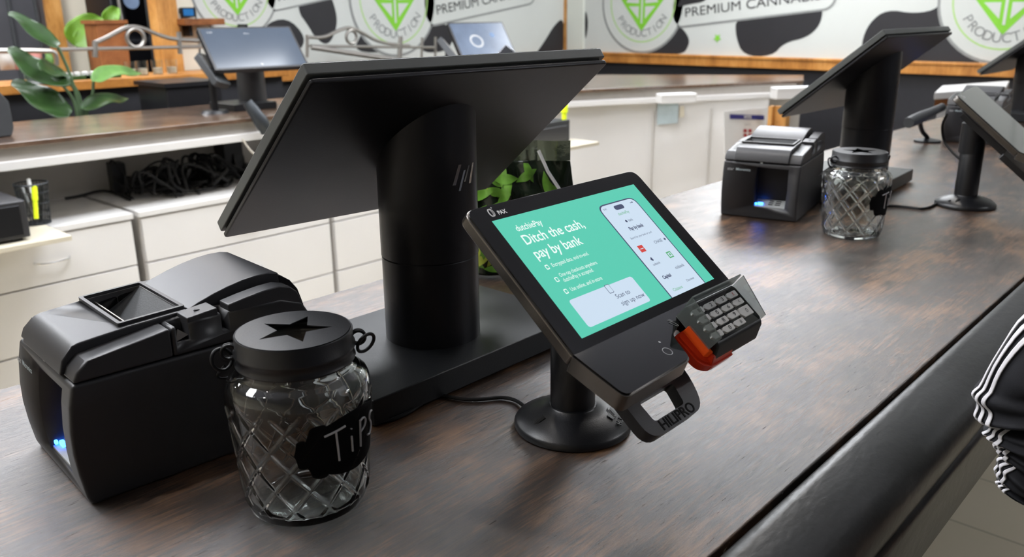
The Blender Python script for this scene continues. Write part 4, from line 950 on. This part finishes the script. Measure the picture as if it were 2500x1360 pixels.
MB().tube([g(-60, 124), g(120, 124), g(134, 128), g(138, 140), g(139, 160)], .011, 8, smooth=1).build('frame', 'steel', t); MB().box(-.3, g(128, 160).x, 0.05, .2, 0, g(100, 133).z).build('tray_box', 'apron', t)
# small jars and packets on the ledge
for i, px in enumerate((316, 345, 382, 417)):
    p = onz(px, 148, ZL); p.y = max(4.50, min(p.y, 4.78)); t = thing('glass_tumbler', 'small glass tumbler on the oak ledge under the railing', 'tumbler', (ony(px, 148, 4.58).x, 4.58, ZL), 0, 'glass tumblers on the oak ledge')
    MB().lathe([(0, 0), (.026, 0), (.030, .075), (.0285, .075), (.025, .004), (0, .004)], 24, rf=lambda a, z, j: 0).build('tumbler_glass', 'glass', t); MB().lathe([(0, .005), (.0235, .005), (.025, .035), (0, .037)], 20).build('filling', 'cream', t)
for i, (px, m_, w) in enumerate(((14, 'apron', .075), (50, 'pink', .075), (86, 'pink', .07), (118, 'leaf2', .05))):
    p = ony(px, 126, 4.62); t = thing('snack_packet', ['white packet at the left end of the tray', 'pink wrapped packet second from the left on the tray', 'pale red packet third from the left on the tray', 'small green packet at the right end of the tray'][i], 'packet', (p.x, 4.62, ZL+.06), R(10*i))
    MB().grid(lambda a, b: ((a-.5)*w, -.02*math.sin(PI*a)*math.sin(PI*b), b*.075), 10, 8).grid(lambda a, b: ((a-.5)*w, .02*math.sin(PI*a)*math.sin(PI*b), b*.075), 10, 8).build('wrapper', m_, t); MB().box(-w/2, w/2, -.001, .001, .075, .082).build('crimp', m_, t)
for k_, px in enumerate((165, 240)):
    t = thing('seedling_tray', ['low tray of small white-capped green pots on the ledge, left', 'low tray of small white-capped green pots on the ledge, right'][k_], 'tray', (ony(px, 150, 4.56).x, 4.56, ZL), 0, 'seedling trays on the oak ledge')
    MB().box(-.09, .09, -.04, .04, 0, .02).build('tray_body', 'leaf', t, bevel=.003)
    for q in range(5): MB().lathe([(0, .02), (.014, .02), (.016, .035), (0, .038)], 12, T=TR(-.072+.036*q, 0, 0)).build('cap', 'lam', t)
# dark window and oak posts left of the mural wall
YW = 6.2
wa, wb_ = ony(-400, 0, YW).x, ony(110, 40, YW).x
struct(MB().box(wa, wb_, YW, YW+.04, -.1, CEIL), 'window_1', 'winglass')
sl = MB()
for k in range(10): sl.box(wb_-.06-.16*k, wb_-.045-.16*k, YW-.02, YW, -.1, CEIL)
struct(sl, 'window_1_bars', 'printer_in')
struct(MB().box(wb_, wb_+.09, YW-.06, YW+.06, -1, CEIL, 0), 'trim_6', 'oakv')
struct(MB().box(wb_+.09, ony(381, 60, YB).x+1.5, YW, YW+.06, -1, CEIL), 'wall_back_recess', 'wallc')
pl_, pr_ = ony(384, 60, YB-.06).x, ony(436, 60, YB-.06).x
struct(MB().box(pl_, pr_, YB-.07, YB+.03, ZL-.1, CEIL), 'trim_7', 'oakv', bevel=.004)
struct(MB().box(pr_, xl+.01, YB-.012, YB, z0, CEIL), 'wall_back_strip', 'wallc')
# blue wall tablet and its little shelf
p0, p1 = ony(446, 42, YB-.05), ony(474, 18, YB-.05); t = thing('wall_tablet', 'small bright blue screen fixed beside the oak post', 'tablet', (p0.x, YB-.05, p0.z))
MB().box(0, p1.x-p0.x, 0, .02, 0, p1.z-p0.z).build('tablet_case', 'black', t, bevel=.003); MB().box(.008, p1.x-p0.x-.008, -.002, 0, .008, p1.z-p0.z-.008).build('screen', 'scrb', t); MB().box(.0, .05, .02, .038, .02, .05).build('wall_bracket', 'black', t)
p0, p1 = ony(440, 62, YB-.1), ony(536, 50, YB-.1); t = thing('wall_shelf', 'narrow wooden shelf below the small blue screen', 'shelf', (p0.x, YB-.16, p0.z))
MB().box(0, p1.x-p0.x, 0, .14, 0, .035).build('shelf_board', 'redwood', t, bevel=.003); MB().box(.05, .07, .06, .14, -.06, 0).build('bracket', 'black', t); MB().box(.4, .42, .06, .14, -.06, 0).build('bracket', 'black', t)
# kiosk
YK = 5.6
p0, p1 = ony(272, 75, YK), ony(382, 0, YK); t = thing('kiosk', 'black self-service kiosk with lit screen between the oak posts', 'kiosk', ((p0.x+p1.x)/2, YK, -1))
w_ = (p1.x-p0.x)/2
MB().prism([(-.1, 0), (.35, 0), (.35, 2.1), (.15, 2.15), (.0, 1.7), (-.06, 1.28), (-.12, 1.25)], -w_, w_, T=YZ @ TR(0, 0, 0)).build('cabinet', 'black', t, bevel=.02)
T = TR(.02, -.035, 1.46) @ Matrix.Rotation(R(80), 4, 'X'); s = MB(); s.prism(rrect(w_*1.3, .26, .01), .0, .02, 0, T); s.prism(disc((-.05, .03), .05, 20), .0215, .0215, 1, T, flat=True); s.prism(disc((.08, -.06), .035, 20), .0215, .0215, 2, T, flat=True); s.prism(disc((.09, .05), .03, 20), .0215, .0215, 3, T, flat=True)
s.build('screen', ['blackgl', 'scr5', 'scrw', 'scrg'], t); MB().tube([(-w_*.75, -.10, 1.28), (-w_*.78, -.07, 1.62)], .012, 8).build('trim_bar', 'steel', t)
# wooden stump post with a bright leafy plant
p0 = ony(278, 152, 4.9); t = thing('wood_block', 'square red-brown wooden block post behind the railing', 'post', (p0.x, 4.95, -1)); MB().box(-.08, .08, -.08, .08, 0, 1+ony(275, 58, 4.95).z).build('post_shaft', 'redwood', t, bevel=.004); MB().box(-.09, .09, -.09, .09, 1+ony(275, 58, 4.95).z, 1.02+ony(275, 58, 4.95).z).build('post_cap', 'redwood', t)
# ---------------------------------------------------------------- plants
def leaf(parent, pts, width, m, curl=.25, nm='leaf', wave=.06, roll=0.0):
    P = [Vector(p) for p in pts]
    for _ in range(2):
        Q = [P[0]]
        for i in range(len(P)-1): Q += [P[i]*.75+P[i+1]*.25, P[i]*.25+P[i+1]*.75]
        Q.append(P[-1]); P = Q
    K = len(P)-1; mb = MB(); nrm0 = Vector((math.sin(roll), -math.cos(roll)*.75, .66)).normalized()
    def f(a, b):
        k = min(K, int(a*K)); q = P[k].lerp(P[min(K, k+1)], a*K-k); tn = (P[min(K, k+1)]-P[max(0, k-1)]).normalized()
        sd = tn.cross(nrm0).normalized(); up = sd.cross(tn).normalized(); w = width*(math.sin(PI*min(1, a**.8)))**.85*.5*(1.12-.35*a); x = (b-.5)*2
        return q+sd*x*w+up*(abs(x)**1.5*w*curl+wave*width*math.sin(a*14+x*2)*abs(x))
    mb.grid(f, 22, 10); return mb.build(nm, m, parent, recalc=False, ang=180, solid=.0012)
YP = 4.15
t = thing('potted_plant', 'broad-leaved green plant rising behind the left end of the rear counter', 'plant', tuple(Vector((ony(190, 285, YP).x, YP, -.9))))
B = Vector(t.location); g = lambda x, y, d=0: ony(x, y, YP+d)-B
MB().lathe([(0, -.1), (.13, -.1), (.17, .22), (.15, .22), (.14, .18), (0, .18)], 40).build('pot', 'lam2', t); MB().lathe([(0, .17), (.14, .175), (0, .19)], 30).build('soil', 'groove', t)
for pts, w, m_ in (([(175, 200), (120, 195), (75, 165), (45, 135), (20, 118)], .125, 'leaf'), ([(160, 205), (110, 200), (70, 190), (90, 178), (165, 175)], .07, 'leaf'), ([(142, 115), (115, 100), (80, 70), (50, 45), (20, 32)], .085, 'leaf'),
                   ([(170, 285), (130, 265), (95, 235), (60, 215), (28, 200)], .14, 'leaf'), ([(228, 200), (250, 180), (290, 172), (320, 178), (345, 180)], .075, 'leaf2'), ([(200, 268), (235, 248), (265, 240), (290, 244), (312, 240)], .075, 'leaf'), ([(100, 172), (130, 170), (150, 185), (168, 210)], .11, 'leaf')):
    leaf(t, [g(x, y, -.08+.05*i) for i, (x, y) in enumerate(pts)], w, m_)
for a_, b_ in (((190, 290), (150, 205)), ((195, 290), (142, 115)), ((200, 290), (175, 200)), ((195, 290), (165, 190)), ((205, 290), (228, 200)), ((200, 290), (200, 265))):
    MB().tube([Vector((0, 0, .16)), g(*a_), (g(*a_)+g(*b_))/2+Vector((.02, 0, .01)), g(*b_)], .007, 8, smooth=2).build('stem', 'stem', t)
t = thing('bright_plant', 'bright yellow-green leafy plant behind the railing by the kiosk', 'plant', (ony(215, 110, 5.2).x, 5.2, -1)); B = Vector(t.location); g = lambda x, y, d=0: ony(x, y, 5.2+d)-B
MB().lathe([(0, 0), (.12, 0), (.15, .3), (0, .3)], 30).build('pot', 'lam2', t)
for pts, w in (([(182, 112), (200, 85), (225, 60), (250, 45)], .22), ([(190, 118), (215, 90), (245, 75), (262, 72)], .16), ([(262, 60), (275, 35), (290, 20)], .12), ([(285, 60), (300, 70), (310, 62)], .06)):
    leaf(t, [g(x, y, .0) for x, y in pts], w*.8, 'leaf3', curl=.45, wave=.05)
MB().tube([(0, 0, .3), (0, 0, 1.0), g(215, 110)], .01, 8).build('stem', 'stem', t); MB().tube([(0, 0, 1.0), g(262, 70)], .008, 8).build('stem', 'stem', t)
# ================================================================ PERSON at the right edge (track jacket, hand in pocket)
def skinned(name, mtl, parent, verts, edges, radii, sub=2):
    me = bpy.data.meshes.new(name); me.from_pydata(verts, edges, []); me.materials.append(M[mtl])
    o = bpy.data.objects.new(name, me); COL.objects.link(o)
    sk = o.modifiers.new('skin', 'SKIN'); sk.use_smooth_shade = True
    for i, r in enumerate(radii):
        v = me.skin_vertices[0].data[i]; v.radius = r if isinstance(r, tuple) else (r, r); v.use_root = (i == 0)
    o.modifiers.new('sub', 'SUBSURF').levels = sub; o.modifiers['sub'].render_levels = sub
    bpy.context.view_layer.update(); dg = bpy.context.evaluated_depsgraph_get(); m2 = bpy.data.meshes.new_from_object(o.evaluated_get(dg))
    o.modifiers.clear(); o.data = m2; m2.name = name; m2.polygons.foreach_set('use_smooth', [True]*len(m2.polygons)); bpy.data.meshes.remove(me)
    o.parent = parent; return o
PX, PY = 1.12, -.20
pt = thing('person', 'person in black track suit with white stripes standing at the right end, arm bent', 'person', (PX, PY, -1))
# body (skin): pelvis root, spine, neck, head, arms, legs
bv = [(0, 0, .92), (0, 0, 1.12), (0, -.01, 1.32), (0, 0, 1.42), (0, .01, 1.50), (0, .02, 1.60), (0, .02, 1.70), (-.17, 0, 1.37), (-.25, .20, 1.13), (-.19, .22, .985), (-.17, .20, .93), (.17, 0, 1.37), (.23, .03, 1.08), (.20, .15, .88), (.19, .19, .82),
      (-.09, 0, .86), (-.10, .02, .47), (-.10, -.01, .09), (-.10, .10, .03), (.09, 0, .86), (.10, .02, .47), (.10, -.01, .09), (.10, .10, .03)]
be = [(0, 1), (1, 2), (2, 3), (3, 4), (4, 5), (5, 6), (3, 7), (7, 8), (8, 9), (9, 10), (3, 11), (11, 12), (12, 13), (13, 14), (0, 15), (15, 16), (16, 17), (17, 18), (0, 19), (19, 20), (20, 21), (21, 22)]
br = [(.13, .09), (.12, .085), (.14, .09), (.07, .06), (.055, .055), (.075, .09), (.07, .085), .05, .038, .03, .026, .05, .038, .03, .026, .075, .055, .035, .035, .075, .055, .035, .035]
body = skinned('body', 'skin', pt, bv, be, br)
# face and hair
fc = MB(); fc.lathe([(0, -.016), (.010, -.008), (.012, 0), (.008, .010), (0, .024)], 14, T=TR(0, .112, 1.63, rx=R(-10))); fc.build('nose', 'skin', pt)
for sx in (-1, 1):
    MB().lathe([(0, -.010), (.008, -.006), (.010, 0), (.008, .006), (0, .010)], 14, T=TR(sx*.03, .098, 1.655)).build('eye', 'white', pt); MB().lathe([(0, -.03), (.012, -.015), (.014, .01), (0, .03)], 12, T=TR(sx*.083, .01, 1.64)).build('ear', 'skin', pt)
MB().tube([(-.022, .104, 1.59), (0, .110, 1.588), (.022, .104, 1.59)], .004, 8).build('mouth', 'redink', pt)
MB().lathe([(.088, -.02), (.098, .03), (.09, .08), (.06, .115), (0, .125)], 32, T=TR(0, -.005, 1.64, rx=R(12))).build('hair', 'hair', pt)
# clothing: jacket torso, right sleeve, trousers
skinned('jacket', 'cloth', pt, [(0, 0, .86), (0, 0, 1.0), (0, 0, 1.15), (0, -.01, 1.32), (0, 0, 1.40), (0, 0, 1.45), (.17, 0, 1.37), (.235, .03, 1.08), (.20, .15, .90), (.19, .18, .86)], [(0, 1), (1, 2), (2, 3), (3, 4), (4, 5), (4, 6), (6, 7), (7, 8), (8, 9)], [(.16, .11), (.165, .115), (.16, .11), (.175, .11), (.10, .08), (.07, .065), .075, .068, .055, .045])
skinned('trousers', 'cloth', pt, [(0, 0, .92), (-.09, 0, .82), (-.10, .02, .47), (-.10, 0, .07), (.09, 0, .82), (.10, .02, .47), (.10, 0, .07)], [(0, 1), (1, 2), (2, 3), (0, 4), (4, 5), (5, 6)], [(.15, .11), .10, .075, .06, .10, .075, .06])
for sx in (-1, 1):
    skinned('shoe', 'black', pt, [(sx*.10, -.05, .045), (sx*.10, .05, .045), (sx*.10, .15, .035), (sx*.10, .19, .03)], [(0, 1), (1, 2), (2, 3)], [(.04, .045), (.045, .045), (.045, .035), (.03, .025)])
# the near sleeve: swept shell with gathered folds, placed so the elbow shows above the padded edge
def W2(px, py, x): return onx(px, py, x)-Vector((PX, PY, -1))
EX = .86
SH = Vector((-.17, .0, 1.36))
EL = W2(2536, 930, EX)
axis = [SH, SH.lerp(EL, .35), SH.lerp(EL, .68), SH.lerp(EL, .86), EL, W2(2546, 990, EX), W2(2560, 1040, EX), W2(2563, 1085, EX), W2(2556, 1125, EX), W2(2538, 1160, EX), W2(2520, 1188, EX), W2(2514, 1204, EX)]
ra = [.085, .075, .064, .058, .052, .050, .050, .046, .042, .035, .028, .022]
def sleeve_f(off=0.0, a0=0.0, a1=1.0, t0=0.0, t1=1.0):
    K = len(axis)-1
    def f(a, b):
        s_ = (t0+(t1-t0)*a)*K; k = min(K-1, int(s_)); fr_ = s_-k; fr2 = fr_*fr_*(3-2*fr_)
        def P(i): return axis[max(0, min(K, i))]
        p0_, p1_, p2_, p3_ = P(k-1), P(k), P(k+1), P(k+2)
        c = .5*((2*p1_)+(p2_-p0_)*fr_+(2*p0_-5*p1_+4*p2_-p3_)*fr_**2+(3*p1_-p0_-3*p2_+p3_)*fr_**3)
        r = ra[k]*(1-fr2)+ra[k+1]*fr2
        tn = (p2_-p1_)*(1-fr2)+((p3_-p2_) if k+2 <= K else (p2_-p1_))*fr2; tn = tn.normalized()
        vd = Vector((0, 1, 0)); sd = (vd-tn*vd.dot(tn)).normalized(); w = tn.cross(sd)
        th = 2*PI*(a0+(a1-a0)*b)
        # gathered folds: pinched rings and diagonal creases
        fold = .0035*math.sin(s_*4.3+1.5*math.sin(th))+.0028*math.sin(s_*8.1+th*2)
        pinch = -.012*math.exp(-((s_-5.6)/.28)**2)-.010*math.exp(-((s_-8.3)/.22)**2)-.006*math.exp(-((s_-3.6)/.2)**2)
        r = r+fold+pinch+off
        return c+sd*math.cos(th)*r+w*math.sin(th)*r
    return f
MB().grid(sleeve_f(), 150, 48).build('sleeve', 'cloth', pt, recalc=True, ang=180)
for k_, (c0_, wd) in enumerate(((-.150, .015), (-.116, .015), (-.082, .015))):
    MB().grid(sleeve_f(.0016, c0_+.0, c0_+wd), 150, 4).build('stripe', 'stripe', pt, recalc=False, ang=180, solid=.0008)
MB().grid(sleeve_f(.002, 0, 1, .965, 1.0), 6, 32).build('cuff', 'mblack', pt, ang=180)
